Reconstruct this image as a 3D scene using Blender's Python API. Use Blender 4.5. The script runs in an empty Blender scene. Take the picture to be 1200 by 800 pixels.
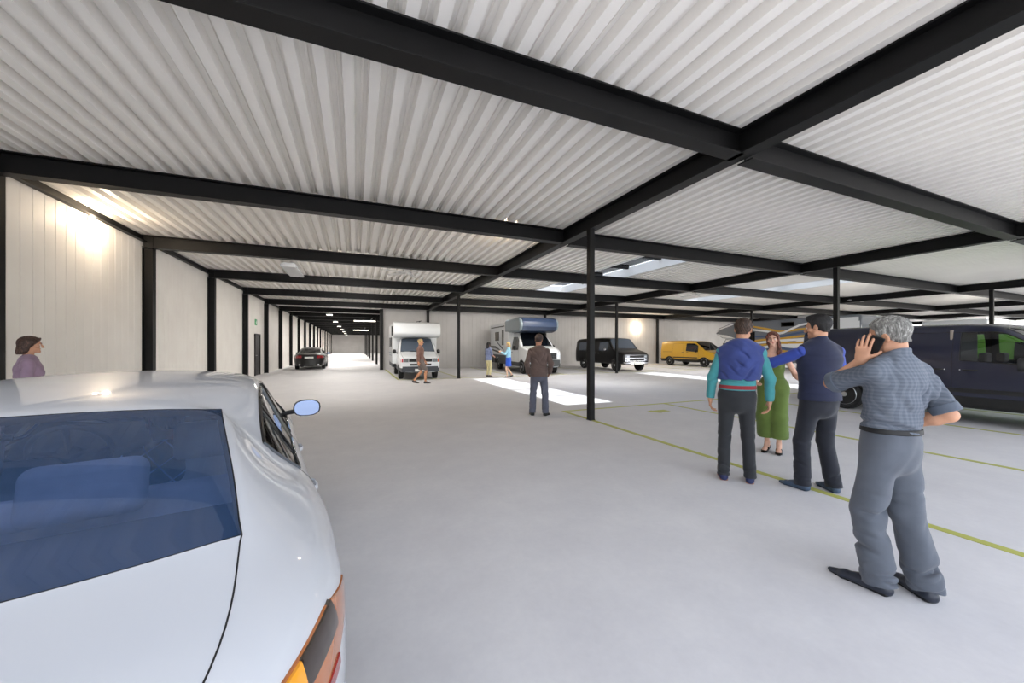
import bpy, bmesh, math, random
import numpy as np
from mathutils import Vector, Matrix, Quaternion
from mathutils.bvhtree import BVHTree
random.seed(7)
PI = math.pi
SC = bpy.context.scene
COL = SC.collection
R = math.radians

# ------------------------------------------------------------------ mesh builder
class MB:
    def __init__(s):
        s.v = []; s.f = []
    def add(s, vs, fs):
        o = len(s.v)
        s.v += [tuple(v) for v in vs]
        s.f += [tuple(i + o for i in f) for f in fs]
        return s
    def box(s, lo, hi, M=None):
        x0, y0, z0 = lo; x1, y1, z1 = hi
        vs = [(x0,y0,z0),(x1,y0,z0),(x1,y1,z0),(x0,y1,z0),(x0,y0,z1),(x1,y0,z1),(x1,y1,z1),(x0,y1,z1)]
        if M is not None: vs = [M @ Vector(v) for v in vs]
        return s.add(vs, [(0,3,2,1),(4,5,6,7),(0,1,5,4),(1,2,6,5),(2,3,7,6),(3,0,4,7)])
    def cbox(s, c, d, M=None):
        return s.box([c[i]-d[i]/2 for i in range(3)], [c[i]+d[i]/2 for i in range(3)], M)
    def prism(s, poly, axis, a, b):
        """polygon (2-D) extruded along axis 'x','y','z' from a to b; poly coords are the two other axes in order"""
        def p(u, w, t):
            return {'x': (t,u,w), 'y': (u,t,w), 'z': (u,w,t)}[axis]
        n = len(poly)
        vs = [p(u,w,a) for u,w in poly] + [p(u,w,b) for u,w in poly]
        fs = [tuple(range(n)), tuple(range(2*n-1, n-1, -1))]
        fs += [(i, i+n, (i+1) % n + n, (i+1) % n) for i in range(n)]
        return s.add(vs, fs)
    def tube(s, pts, r, n=10, caps=True, flat=None):
        """tube along polyline pts; r scalar or list; flat=(a,b) scales of the section"""
        pts = [Vector(p) for p in pts]
        m = len(pts)
        rs = r if isinstance(r, (list, tuple)) else [r]*m
        vs = []; up = None
        for i, p in enumerate(pts):
            t = (pts[min(i+1, m-1)] - pts[max(i-1, 0)])
            t = t.normalized() if t.length > 1e-9 else Vector((0,0,1))
            if up is None:
                up = Vector((0,0,1)) if abs(t.z) < .9 else Vector((0,1,0))
            u = (up - t*up.dot(t)).normalized(); w = t.cross(u); up = u
            fa, fb = flat if flat else (1,1)
            for k in range(n):
                a = 2*PI*k/n
                vs.append(p + u*math.cos(a)*rs[i]*fa + w*math.sin(a)*rs[i]*fb)
        fs = [(i*n+k, i*n+(k+1) % n, (i+1)*n+(k+1) % n, (i+1)*n+k) for i in range(m-1) for k in range(n)]
        if caps:
            fs += [tuple(range(n-1, -1, -1)), tuple((m-1)*n+k for k in range(n))]
        return s.add(vs, fs)
    def cyl(s, a, b, r, n=16, r2=None):
        return s.tube([a, b], [r, r if r2 is None else r2], n)
    def lathe(s, prof, n=24, M=None, axis='z'):
        """profile [(r, h)] revolved about axis"""
        vs = []
        for r, h in prof:
            for k in range(n):
                a = 2*PI*k/n
                c, d = r*math.cos(a), r*math.sin(a)
                v = {'z': (c,d,h), 'x': (h,c,d), 'y': (c,h,d)}[axis]
                vs.append(M @ Vector(v) if M is not None else v)
        m = len(prof)
        fs = [(i*n+k, i*n+(k+1) % n, (i+1)*n+(k+1) % n, (i+1)*n+k) for i in range(m-1) for k in range(n)]
        if prof[0][0] > 1e-6: fs.append(tuple(range(n-1, -1, -1)))
        if prof[-1][0] > 1e-6: fs.append(tuple((m-1)*n+k for k in range(n)))
        return s.add(vs, fs)
    def ball(s, c, r, n=16, M=None):
        rx, ry, rz = r if isinstance(r, (list, tuple)) else (r, r, r)
        vs = []; m = n//2
        for i in range(m+1):
            t = PI*i/m
            for k in range(n):
                a = 2*PI*k/n
                v = Vector((rx*math.sin(t)*math.cos(a), ry*math.sin(t)*math.sin(a), rz*math.cos(t)))
                if M is not None: v = M @ v
                vs.append(Vector(c) + v)
        fs = [(i*n+k, (i+1)*n+k, (i+1)*n+(k+1) % n, i*n+(k+1) % n) for i in range(m) for k in range(n)]
        return s.add(vs, fs)
    def grid(s, rows):
        m = len(rows); n = len(rows[0])
        return s.add([p for r in rows for p in r],
                     [(i*n+j, i*n+j+1, (i+1)*n+j+1, (i+1)*n+j) for i in range(m-1) for j in range(n-1)])
    def slab(s, rows, off):
        """grid with thickness: rows of points, off = vector or function of point -> offset"""
        m = len(rows); n = len(rows[0])
        f = off if callable(off) else (lambda p: Vector(off))
        A = [Vector(p) for r in rows for p in r]
        B = [p + f(p) for p in A]
        k = m*n
        fs = [(i*n+j, i*n+j+1, (i+1)*n+j+1, (i+1)*n+j) for i in range(m-1) for j in range(n-1)]
        fs += [tuple(q+k for q in reversed(t)) for t in fs]
        edge = [j for j in range(n)] + [i*n+n-1 for i in range(1, m)] + [(m-1)*n+j for j in range(n-2, -1, -1)] + [i*n for i in range(m-2, 0, -1)]
        for a, b in zip(edge, edge[1:]+edge[:1]):
            fs.append((b, a, a+k, b+k))
        return s.add(A+B, fs)

def link(o, parent=None):
    COL.objects.link(o)
    if parent is not None: o.parent = parent
    return o

def mk(name, mb, mat, parent=None, smooth=False, bevel=0, segs=2, loc=None, sharp=None, fixn=True, subsurf=0):
    me = bpy.data.meshes.new(name)
    if isinstance(mb, MB):
        me.from_pydata(mb.v, [], mb.f)
    else:
        me.from_pydata(mb[0], [], mb[1])
    if fixn:
        bm = bmesh.new(); bm.from_mesh(me)
        bmesh.ops.remove_doubles(bm, verts=bm.verts, dist=1e-6)
        bmesh.ops.recalc_face_normals(bm, faces=bm.faces)
        bm.to_mesh(me); bm.free()
    me.materials.append(mat)
    if smooth:
        me.polygons.foreach_set('use_smooth', [True]*len(me.polygons))
        me.set_sharp_from_angle(angle=R(sharp if sharp else 40))
    o = link(bpy.data.objects.new(name, me), parent)
    if bevel:
        b = o.modifiers.new('bevel', 'BEVEL'); b.width = bevel; b.segments = segs; b.limit_method = 'ANGLE'; b.angle_limit = R(35)
        b.harden_normals = False
    if subsurf:
        m = o.modifiers.new('sub', 'SUBSURF'); m.levels = m.render_levels = subsurf
    if loc is not None: o.location = loc
    return o

def tag(o, label=None, cat=None, group=None, kind=None):
    if label: o['label'] = label
    if cat: o['category'] = cat
    if group: o['group'] = group
    if kind: o['kind'] = kind
    return o

def thing(name, label, cat, loc=(0,0,0), rz=0, group=None, kind=None):
    o = link(bpy.data.objects.new(name, None))
    o.empty_display_size = .2
    o.location = loc; o.rotation_euler = (0, 0, rz)
    return tag(o, label, cat, group, kind)

def dup(root, loc=None, rz=None, label=None, group=None, parent=None):
    r = root.copy(); COL.objects.link(r)
    if parent is not None: r.parent = parent
    if loc is not None: r.location = loc
    if rz is not None: r.rotation_euler = (0, 0, rz)
    if label: r['label'] = label
    if group: r['group'] = group
    for ch in root.children: dup(ch, parent=r)
    return r

ORD = ['first','second','third','fourth','fifth','sixth','seventh','eighth','ninth','tenth','eleventh','twelfth','thirteenth',
       'fourteenth','fifteenth','sixteenth','seventeenth','eighteenth','nineteenth','twentieth','twenty-first','twenty-second','twenty-third']

# ------------------------------------------------------------------ materials
def srgb(r, g, b):
    f = lambda c: (c/255/12.92 if c/255 <= .04045 else ((c/255+.055)/1.055)**2.4)
    return (f(r), f(g), f(b), 1)
class Mat:
    """thin wrapper around a node material"""
    def __init__(s, name, col, rough=.5, metal=0, spec=.5, **kw):
        s.m = bpy.data.materials.new(name); s.m.use_nodes = True
        s.t = s.m.node_tree; s.N = s.t.nodes; s.L = s.t.links
        s.b = s.N['Principled BSDF']
        s.b.inputs['Base Color'].default_value = col if len(col) == 4 else srgb(*col)
        s.b.inputs['Roughness'].default_value = rough
        s.b.inputs['Metallic'].default_value = metal
        s.b.inputs['Specular IOR Level'].default_value = spec
        s.m.diffuse_color = s.b.inputs['Base Color'].default_value
        for k, v in kw.items():
            s.b.inputs[{'coat':'Coat Weight','coatr':'Coat Roughness','sheen':'Sheen Weight','sss':'Subsurface Weight','trans':'Transmission Weight','ior':'IOR','alpha':'Alpha'}[k]].default_value = v
    def node(s, t, **kw):
        n = s.N.new(t)
        for k, v in kw.items():
            if k in n.inputs: n.inputs[k].default_value = v
            else: setattr(n, k, v)
        return n
    def coord(s, out='Object'):
        return s.node('ShaderNodeTexCoord').outputs[out]
    def noise(s, scale, detail=3, rough=.5, vec=None, stretch=None):
        v = vec or s.coord()
        if stretch:
            mp = s.node('ShaderNodeMapping'); mp.inputs['Scale'].default_value = stretch
            s.L.new(v, mp.inputs['Vector']); v = mp.outputs[0]
        n = s.node('ShaderNodeTexNoise', Scale=scale, Detail=detail, Roughness=rough)
        s.L.new(v, n.inputs['Vector'])
        return n.outputs['Fac']
    def ramp(s, fac, stops, interp='LINEAR'):
        r = s.node('ShaderNodeValToRGB'); cr = r.color_ramp; cr.interpolation = interp
        while len(cr.elements) < len(stops): cr.elements.new(.5)
        for e, (p, c) in zip(cr.elements, stops):
            e.position = p; e.color = c if len(c) == 4 else srgb(*c)
        s.L.new(fac, r.inputs['Fac'])
        return r.outputs['Color']
    def base(s, sock): s.L.new(sock, s.b.inputs['Base Color']); return s
    def rough(s, sock): s.L.new(sock, s.b.inputs['Roughness']); return s
    def bump(s, fac, strength=.2, dist=.01):
        b = s.node('ShaderNodeBump', Strength=strength, Distance=dist)
        s.L.new(fac, b.inputs['Height']); s.L.new(b.outputs['Normal'], s.b.inputs['Normal']); return s
    def math(s, op, a, b=None, c=None):
        n = s.node('ShaderNodeMath', operation=op)
        for i, x in enumerate((a, b, c)):
            if x is None: continue
            if isinstance(x, (int, float)): n.inputs[i].default_value = x
            else: s.L.new(x, n.inputs[i])
        return n.outputs[0]
    def mix(s, fac, a, b):
        n = s.node('ShaderNodeMix', data_type='RGBA')
        for sock, x in ((n.inputs['Factor'], fac), (n.inputs[6], a), (n.inputs[7], b)):
            if isinstance(x, (int, float)): sock.default_value = x
            elif isinstance(x, tuple): sock.default_value = x if len(x) == 4 else srgb(*x)
            else: s.L.new(x, sock)
        return n.outputs[2]
    def xyz(s, vec=None):
        n = s.node('ShaderNodeSeparateXYZ'); s.L.new(vec or s.coord(), n.inputs[0]); return n.outputs

MATS = {}
def M(name, *a, **k):
    if name not in MATS:
        MATS[name] = Mat(name, *a, **k)
    return MATS[name].m

def fabric(name, col, var=.12, scale=220, rough=.85, sheen=.15):
    m = Mat(name, col, rough, sheen=sheen); MATS[name] = m
    c = m.b.inputs['Base Color'].default_value[:]
    d = tuple(x*(1-var) for x in c[:3]) + (1,); e = tuple(min(1, x*(1+var)) for x in c[:3]) + (1,)
    m.base(m.ramp(m.noise(9, 4), [(.3, d), (.7, e)]))
    m.bump(m.noise(scale, 2), .25, .002)
    return m.m

def glass(name, tint, refl=.06, rough=.02, haze=None):
    """thin tinted pane: transparent film with a mirror coat"""
    m = bpy.data.materials.new(name); m.use_nodes = True
    t = m.node_tree; N = t.nodes; N.clear()
    out = N.new('ShaderNodeOutputMaterial'); mx = N.new('ShaderNodeMixShader')
    tr = N.new('ShaderNodeBsdfTransparent'); tr.inputs['Color'].default_value = tint if len(tint) == 4 else srgb(*tint)
    gl = N.new('ShaderNodeBsdfGlossy'); gl.inputs['Roughness'].default_value = rough
    lw = N.new('ShaderNodeFresnel'); lw.inputs['IOR'].default_value = 1.45
    mp = N.new('ShaderNodeMath'); mp.operation = 'MULTIPLY_ADD'; mp.inputs[1].default_value = 1.0; mp.inputs[2].default_value = refl - .03
    t.links.new(lw.outputs[0], mp.inputs[0]); t.links.new(mp.outputs[0], mx.inputs[0])
    src = tr.outputs[0]
    if haze:      # tinted film: part of the light is scattered by the coloured layer
        df = N.new('ShaderNodeBsdfDiffuse'); df.inputs['Color'].default_value = srgb(*haze[0]); mh = N.new('ShaderNodeMixShader'); mh.inputs[0].default_value = haze[1]
        t.links.new(src, mh.inputs[1]); t.links.new(df.outputs[0], mh.inputs[2]); src = mh.outputs[0]
    t.links.new(src, mx.inputs[1]); t.links.new(gl.outputs[0], mx.inputs[2]); t.links.new(mx.outputs[0], out.inputs[0])
    m.diffuse_color = tr.inputs['Color'].default_value
    return m

def emit(name, col, strength):
    m = Mat(name, col, .4)
    m.b.inputs['Emission Color'].default_value = col if len(col) == 4 else srgb(*col)
    m.b.inputs['Emission Strength'].default_value = strength
    return m.m
# ------------------------------------------------------------------ the hall: x across, y along the corridor, z up
BAY = 4.2; Y0 = 3.15                    # beams every 4.2 m
XL = -4.70; XR = 58.0; YB = 24.95       # left wall, far right, back wall
YF = -1.05                              # open front edge of the roof
ZD = 4.13; ZB = 3.83                    # underside of the deck, underside of the beams
GX = [4.4, 13.2, 24.3, 35.0, 44.9, 55.0]  # girder lines

def mat_floor():
    m = Mat('concrete_floor', (200,199,205), .6, spec=.2)
    a = m.noise(.35, 6, .62); b = m.noise(2.2, 6, .65); c = m.noise(22, 4, .6)
    s = m.math('ADD', m.math('MULTIPLY', a, .45), m.math('ADD', m.math('MULTIPLY', b, .4), m.math('MULTIPLY', c, .15)))
    m.base(m.ramp(s, [(.36, (200,199,202)), (.5, (209,208,210)), (.62, (217,216,217))]))
    m.rough(m.ramp(b, [(.3, (.5,.5,.5,1)), (.7, (.68,.68,.68,1))]))
    m.bump(c, .06, .004)
    return m.m
def mat_panel():
    m = Mat('white_wall_panel', (224,220,214), .55, spec=.3)
    m.base(m.ramp(m.noise(1.5, 4), [(.3, (232,228,223)), (.7, (238,235,230))]))
    return m.m
def mat_grey():
    m = Mat('grey_wall_panel', (196,194,192), .6, spec=.3)
    m.base(m.ramp(m.noise(1.2, 4), [(.3, (186,184,183)), (.7, (196,194,193))]))
    return m.m
def mat_steel():
    m = Mat('black_painted_steel', (14,14,15), .5, spec=.25)
    m.base(m.ramp(m.noise(3, 4), [(.3, (12,12,13)), (.7, (18,18,19))]))
    m.bump(m.noise(120, 2), .04, .001)
    return m.m
def mat_deck():
    m = Mat('white_profiled_sheet', (238,235,230), .5, spec=.3)
    m.base(m.ramp(m.noise(.8, 4), [(.3, (235,232,227)), (.7, (241,238,233))]))
    return m.m
F_ = mat_floor(); WP = mat_panel(); GP = mat_grey(); ST = mat_steel(); DK = mat_deck()
YEL = M('yellow_line_paint', (176,178,90), .6)

mk('floor', MB().box((XL-.3, -26, -.2), (XR+8, 92, 0)), F_)['kind'] = 'structure'

# ---- panelled walls: vertical boards with a narrow groove between them
def boards(a, b, z0, z1, axis, pos, depth, w=.2, g=.012, gd=.012):
    """front profile of a boarded wall, extruded up; 'x': boards along x at y=pos facing -y; 'y': along y at x=pos facing +x"""
    poly = [(a, depth)]
    t = a; pts = []
    while t < b - 1e-6:
        e = min(t + w, b)
        pts += [(t, 0), (e-g, 0), (e-g+.003, gd), (e-.003, gd)]
        t = e
    pts.append((b, 0))
    n = len(pts)
    vs = []; fs = []
    for z in (z0, z1):
        for u, d in pts:
            vs.append((u, pos+d, z) if axis == 'x' else (pos-d, u, z))
    for i in range(n-1): fs.append((i, i+1, n+i+1, n+i))
    k = len(vs)
    for z in (z0, z1):
        for u in (a, b): vs.append((u, pos+depth, z) if axis == 'x' else (pos-depth, u, z))
    fs += [(k, k+1, k+3, k+2), (0, n, k+2, k), (n-1, k+1, k+3, 2*n-1)]
    fs += [tuple(range(n)) + (k+1, k), tuple(range(n, 2*n)) + (k+3, k+2)]
    return MB().add(vs, fs)
DY0, DY1 = 23.05-1.0, 23.05+.05   # door in the left wall
wl = MB()
for a, b, z0, z1 in ((YF, DY0, 0, 4.26), (DY1, 88, 0, 4.26), (DY0, DY1, 2.12, 4.26)):
    q = boards(a, b, z0, z1, 'y', XL, .2, w=.24); wl.add(q.v, q.f)
tag(mk('wall_left', wl, WP, fixn=False), 'long white wall of narrow vertical boards along the left side', 'wall', kind='structure')
tag(mk('wall_back', boards(1.5, XR, 0, 4.26, 'x', YB, .2, w=.3), GP, fixn=False), 'grey boarded back wall behind the parked vans', 'wall', kind='structure')
tag(mk('wall_far', boards(XL, 14, 0, 4.3, 'x', 88, .2, w=.5), GP, fixn=False), 'plain grey wall closing the far end of the long aisle', 'wall', kind='structure')
tag(mk('wall_right', MB().box((14, YB+.2, 0), (14.2, 88, 4.3)), GP), 'pale side wall beyond the column row of the long aisle', 'wall', kind='structure')

# ---- door
d = thing('door_1', 'dark grey steel exit door in the left wall under the green sign', 'door', (XL, (DY0+DY1)/2, 0), kind='structure')
dm = M('dark_door', (38,37,38), .45)
mk('door_frame', MB().box((-.05,-.55,0), (.05,-.49,2.12)).box((-.05,.49,0), (.05,.55,2.12)).box((-.05,-.55,2.06), (.05,.55,2.12)), ST, d, bevel=.004)
lf = mk('door_leaf', MB().box((-.03,-.49,.01), (.02,.49,2.06)), dm, d, bevel=.004)
mk('door_handle', MB().cyl((.02,-.4,1.02), (.07,-.4,1.02), .012).cyl((.065,-.41,1.02), (.065,-.28,1.02), .011).lathe([(.028,.018),(.028,.026)], 16, Matrix.Translation((0,-.4,1.02)), 'x'), M('satin_steel', (200,200,200), .3, 1), lf, smooth=True)
d2 = thing('door_2', 'second dark door far along the left wall of the aisle', 'door', (XL, 49.6, 0), kind='structure')
mk('door_frame', MB().box((-.05,-.6,0), (.05,-.54,2.3)).box((-.05,.54,0), (.05,.6,2.3)).box((-.05,-.6,2.24), (.05,.6,2.3)), ST, d2, bevel=.004)
mk('door_handle', MB().cyl((.02,-.45,1.02), (.07,-.45,1.02), .012).cyl((.065,-.46,1.02), (.065,-.33,1.02), .011), M('satin_steel', (200,200,200), .3, 1), mk('door_leaf', MB().box((-.03,-.54,.01), (.03,.54,2.24)), dm, d2, bevel=.004), smooth=True)
ex = thing('exit_sign', 'small green emergency exit sign on the left wall above the dark door', 'sign', (XL, 22.3, 2.55))
mk('sign_board', MB().box((.0,-.17,0), (.03,.17,.3)), emit('green_sign', (20,130,70), .35), ex, bevel=.003)
rm = MB()   # running figure and arrow
rm.ball((.032,.03,.222), (.003,.022,.022), 10)
rm.box((.03,-.08,.125), (.034,.0,.135)); rm.box((.03,.0,.12), (.034,.05,.205)).box((.03,-.05,.165), (.034,.0,.185)).box((.03,.03,.05), (.034,.055,.12)).box((.03,-.03,.06), (.034,.01,.125)).box((.03,-.13,.12), (.034,-.07,.14))
mk('pictogram', rm, M('sign_white', (235,240,235), .5), ex)

# ---- roof deck: trapezoid ribs running along y, with openings for the two rooflights
SKY = [(7.85, 9.53, 8.0, 16.1), (17.25, 18.94, 8.0, 16.1)]
PER = .241
def deck(name, xa, xb, ya, yb, holes, label):
    mb = MB(); n = int(round((xb-xa)/PER))
    for i in range(n):
        x = xa + i*PER
        prof = [(0,0),(.100,0),(.118,.10),(.165,.10),(.171,.084),(.186,.084),(.192,.10),(.223,.10),(.241,0)]
        segs = [(ya, yb)]
        for hx0, hx1, hy0, hy1 in holes:
            if hx0-.02 <= x and x+PER <= hx1+.02: segs = [(ya, hy0), (hy1, yb)]
        for a, b in segs:
            vs = [(x+u, a, ZD+w) for u, w in prof] + [(x+u, b, ZD+w) for u, w in prof]
            m = len(prof)
            mb.add(vs, [(k, k+m, k+m+1, k+1) for k in range(m-1)])
            mb.add([(x,a,ZD+.106),(x+PER,a,ZD+.106),(x+PER,b,ZD+.106),(x,b,ZD+.106)], [(0,1,2,3)])
    return tag(mk(name, mb, DK, fixn=False), label, 'roof', kind='structure')
SKY = [(XL+round((a-XL)/PER)*PER, XL+round((b-XL)/PER)*PER, c_, d_) for a, b, c_, d_ in SKY]
deck('ceiling', XL, XR, YF-.1, YB+.2, SKY, 'white ribbed sheet roof over the hall')
deck('ceiling', XL, 14.0, YB+.2, 88, [], 'white ribbed sheet roof over the far aisle')

# ---- rooflights
GLS = glass('rooflight_glass', (.92,.96,1,1), .05)
WHT = M('white_kerb', (228,230,232), .5)
for k, (x0, x1, y0, y1) in enumerate(SKY):
    s = thing('window_%d' % (k+1), ['rooflight over the bays between the first and second girders', 'rooflight over the bays beside the third girder'][k], 'rooflight', (x0, y0, ZD), kind='structure')
    w, l, h = x1-x0, y1-y0, .34
    mk('kerb', MB().box((-.05,-.05,.0), (0,l+.05,h)).box((w,-.05,.0), (w+.05,l+.05,h)).box((0,-.05,.0), (w,0,h)).box((0,l,.0), (w,l+.05,h)), WHT, s, bevel=.004)
    for i in range(1, 5):
        y = l*i/5
        mk('glazing_bar', MB().prism([(y-.06,h-.02),(y-.05,h-.06),(y+.05,h-.06),(y+.06,h-.02),(y+.06,h+.02),(y-.06,h+.02)], 'x', -.02, w+.02), ST, s)
    mk('pane', MB().box((-.04,-.04,h+.02), (w+.04,l+.04,h+.03)), GLS, s)

# ---- steel frame
def ibeam_x(x0, x1, y, zb, zt, w=.20, t=.018):
    """I section running along x"""
    return MB().box((x0, y-w/2, zb), (x1, y+w/2, zb+t)).box((x0, y-w/2, zt-t), (x1, y+w/2, zt)).box((x0, y-.012, zb+t), (x1, y+.012, zt-t))
def ibeam_y(y0, y1, x, zb, zt, w=.20, t=.018):
    return MB().box((x-w/2, y0, zb), (x+w/2, y1, zb+t)).box((x-w/2, y0, zt-t), (x+w/2, y1, zt)).box((x-.012, y0, zb+t), (x+.012, y1, zt-t))
ys = [Y0 + BAY*k for k in range(-1, 6)]
names = ['between the left wall and the first girder', 'between the first and second girders', 'between the second and third girders',
         'between the third and fourth girders', 'between the fourth and fifth girders', 'between the fifth and sixth girders']
for k, y in enumerate(ys):
    xs = [XL+.02] + GX
    for j in range(len(xs)-1):
        zb = ZB if j == 0 else ZB - .03
        tag(mk('roof_beam', ibeam_x(xs[j] + (.0 if j == 0 else .11), xs[j+1]-.014, y, zb, ZD-.002), ST, bevel=.003),
            'black steel roof beam, %s from the open front, %s' % (ORD[k], names[j]), 'beam', 'roof beams', 'structure')
for j, x in enumerate(GX):
    tag(mk('roof_girder', ibeam_y(YF-.1, YB, x, ZB, ZD-.004, .2), ST, bevel=.003), 'black steel roof girder running from front to back, %s from the left wall' % ORD[j], 'girder', 'roof girders', 'structure')
k = 0
y = Y0 + BAY*6
while y < 87:
    tag(mk('roof_beam', ibeam_x(XL+.02, 14, y, ZB, ZD-.002), ST), 'black steel roof beam over the far aisle, %s past the back wall' % ORD[k], 'beam', 'roof beams of the far aisle', 'structure')
    y += BAY; k += 1
tag(mk('eaves_angle', MB().box((XL+.0, YF-.1, ZD-.16), (XL+.012, 88, ZD)).box((XL, YF-.1, ZD-.16), (XL+.1, 88, ZD-.148)), ST), 'dark steel angle along the top of the left wall', 'trim', kind='structure')
# columns on the left wall (H section, flange to the aisle)
y = Y0 - BAY + .05; k = 0
while y < 87:
    x = XL
    mb = MB().box((x, y-.085, 0), (x+.014, y+.085, ZB)).box((x+.186, y-.085, 0), (x+.2, y+.085, ZB+.28)).box((x+.014, y-.012, 0), (x+.186, y+.012, ZB))
    tag(mk('column', mb, ST, bevel=.003), 'black steel column against the left wall, %s from the open front' % ORD[k], 'column', 'columns of the left wall', 'structure')
    y += BAY; k += 1
# free standing square columns
def column(x, y, label, w=.115):
    mb = MB().cbox((x, y, ZB/2), (w, w, ZB)).cbox((x, y, .006), (w*1.15, w*1.15, .012))
    return tag(mk('column', mb, ST, bevel=.004), label, 'column', kind='structure')
column(4.35, 6.24, 'slim black column at the corner of the yellow bay lines, behind the group')
column(4.35, 16.65, 'slim black column beside the white camper van')
for x, nm in ((13.2, 'second'), (24.3, 'third'), (35.0, 'fourth'), (44.9, 'fifth'), (55.0, 'sixth')):
    column(x, 6.4, 'slim black column under the %s girder, front row' % nm)
    column(x, 16.5, 'slim black column under the %s girder, rear row' % nm)
column(1.47, 24.75, 'black column at the left end of the grey back wall', .2)
for x, nm in ((4.4, 'behind the white camper van'), (13.2, 'behind the blue and white motorhome'), (24.3, 'behind the yellow van'), (35.0, 'behind the striped motorhome')):
    column(x, YB-.09, 'black column against the grey back wall, %s' % nm, .16)
for k, y in enumerate((32.5, 40.5, 49, 57.5, 66, 74.5)):
    column(1.55, y, 'slim black column beside the far aisle, %s past the back wall' % ORD[k], .16)

# ---- bay markings
def line(x0, y0, x1, y1, label, w=.085):
    if abs(x1-x0) < abs(y1-y0): lo, hi = (x0-w/2, min(y0,y1), 0), (x0+w/2, max(y0,y1), .004)
    else: lo, hi = (min(x0,x1), y0-w/2, 0), (max(x0,x1), y0+w/2, .004)
    tag(mk('bay_line', MB().box(lo, hi), YEL), label, 'floor marking', 'yellow bay lines', 'structure')
for k, x in enumerate((4.36, 7.33, 10.25, 13.2, 16.1, 19.0, 21.9)):
    line(x, -1, x, 7.26, 'yellow bay line of the near row, %s from the aisle' % ORD[k])
line(4.32, 7.3, 21.94, 7.3, 'yellow line closing the near row of bays')
for k, x in enumerate((1.72, 4.5, 7.3, 10.2, 13.1, 16.9, 19.8, 22.7, 25.6)):
    line(x, 17.0, x, YB-.2, 'yellow bay line of the back row, %s from the far aisle' % ORD[k])
line(1.68, 16.96, 25.64, 16.96, 'yellow line closing the back row of bays')
tag(mk('floor_arrow', MB().prism([(6.1,6.55),(6.28,6.62),(6.28,6.58),(6.62,6.58),(6.62,6.38),(6.28,6.38),(6.28,6.28)], 'z', 0, .004), YEL), 'small yellow arrow painted inside the first near bay', 'floor marking', kind='structure')
# ------------------------------------------------------------------ lamps, fans, cameras on the ceiling
GREYP = M('grey_housing', (176,178,180), .5)
LENS = emit('lamp_lens', (255,246,232), 6)
WARM = emit('warm_lens', (255,232,200), 25)
LAMPS = []            # (kind, location, energy, colour, size, rotation, size_y)
def box_lamp(x, y, z, label, grp='box lamps over the aisle', e=120, w=.42, l=.62, lens=None):
    t = thing('ceiling_lamp', label, 'lamp', (x, y, z), 0, grp)
    mk('housing', MB().prism([(-w/2,0),(w/2,0),(w/2,.05),(w/2-.06,.11),(-w/2+.06,.11),(-w/2,.05)], 'y', -l/2, l/2), GREYP, t, bevel=.006)
    mk('diffuser', MB().box((-w/2+.03,-l/2+.03,-.012), (w/2-.03,l/2-.03,.002)), lens or LENS, t, bevel=.003)
    mk('bracket', MB().box((-.05,-.04,.11), (.05,.04,ZD-z)), GREYP, t)
    if e: LAMPS.append(('AREA', (x, y, z-.03), e, (1,.96,.9), w, None, l))
    return t
box_lamp(-1.85, 13.5, 3.84, 'grey box lamp hung below the sheet roof, nearest of the row over the aisle', e=0, l=1.8, lens=M('frosted_lens', (190,192,194), .4))
for k, y in enumerate((29.6, 38.0, 46.4, 54.8, 63.2, 71.6, 80.0)):  # several of this row are added to light the far end
    box_lamp(-1.78, y, 3.74, 'small pale box lamp in the dark far aisle, %s along the row partly added for light' % ORD[k], e=(170,170,200,260,320,420,520)[k])
def batten(x, y, z, label, l=1.9, e=150):
    t = thing('ceiling_batten_lamp', label, 'lamp', (x, y, z), 0, 'batten lamps by the far columns')
    mk('tray', MB().box((-l/2,-.07,0), (l/2,.07,.05)), GREYP, t, bevel=.006)
    mk('lens', MB().tube([(-l/2+.03,0,-.012),(l/2-.03,0,-.012)], .035, 10), LENS, t, smooth=True)
    mk('bracket', MB().tube([(.35,0,.05),(.5,0,.22),(.55,0,ZD-z-.005)], .022, 8).box((.38,-.06,ZD-z-.012), (.72,.06,ZD-z)), GREYP, t)
    LAMPS.append(('AREA', (x, y, z-.06), e, (1,.97,.93), l, None, .12))
batten(.75, 33.4, 3.62, 'white batten lamp on a bent bracket beside the far column row, nearer one')
batten(.55, 52.0, 3.6, 'white batten lamp on a bent bracket beside the far column row, farther one')
batten(6.8, 40, 3.7, 'white batten added as fill light beyond the far column row, out over the side bays', e=380)  # this and the next are unseen lamps added to light the side bays
batten(6.8, 64.2, 3.7, 'white batten added as fill light beyond the far column row, last over the side bays', e=500)

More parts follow.
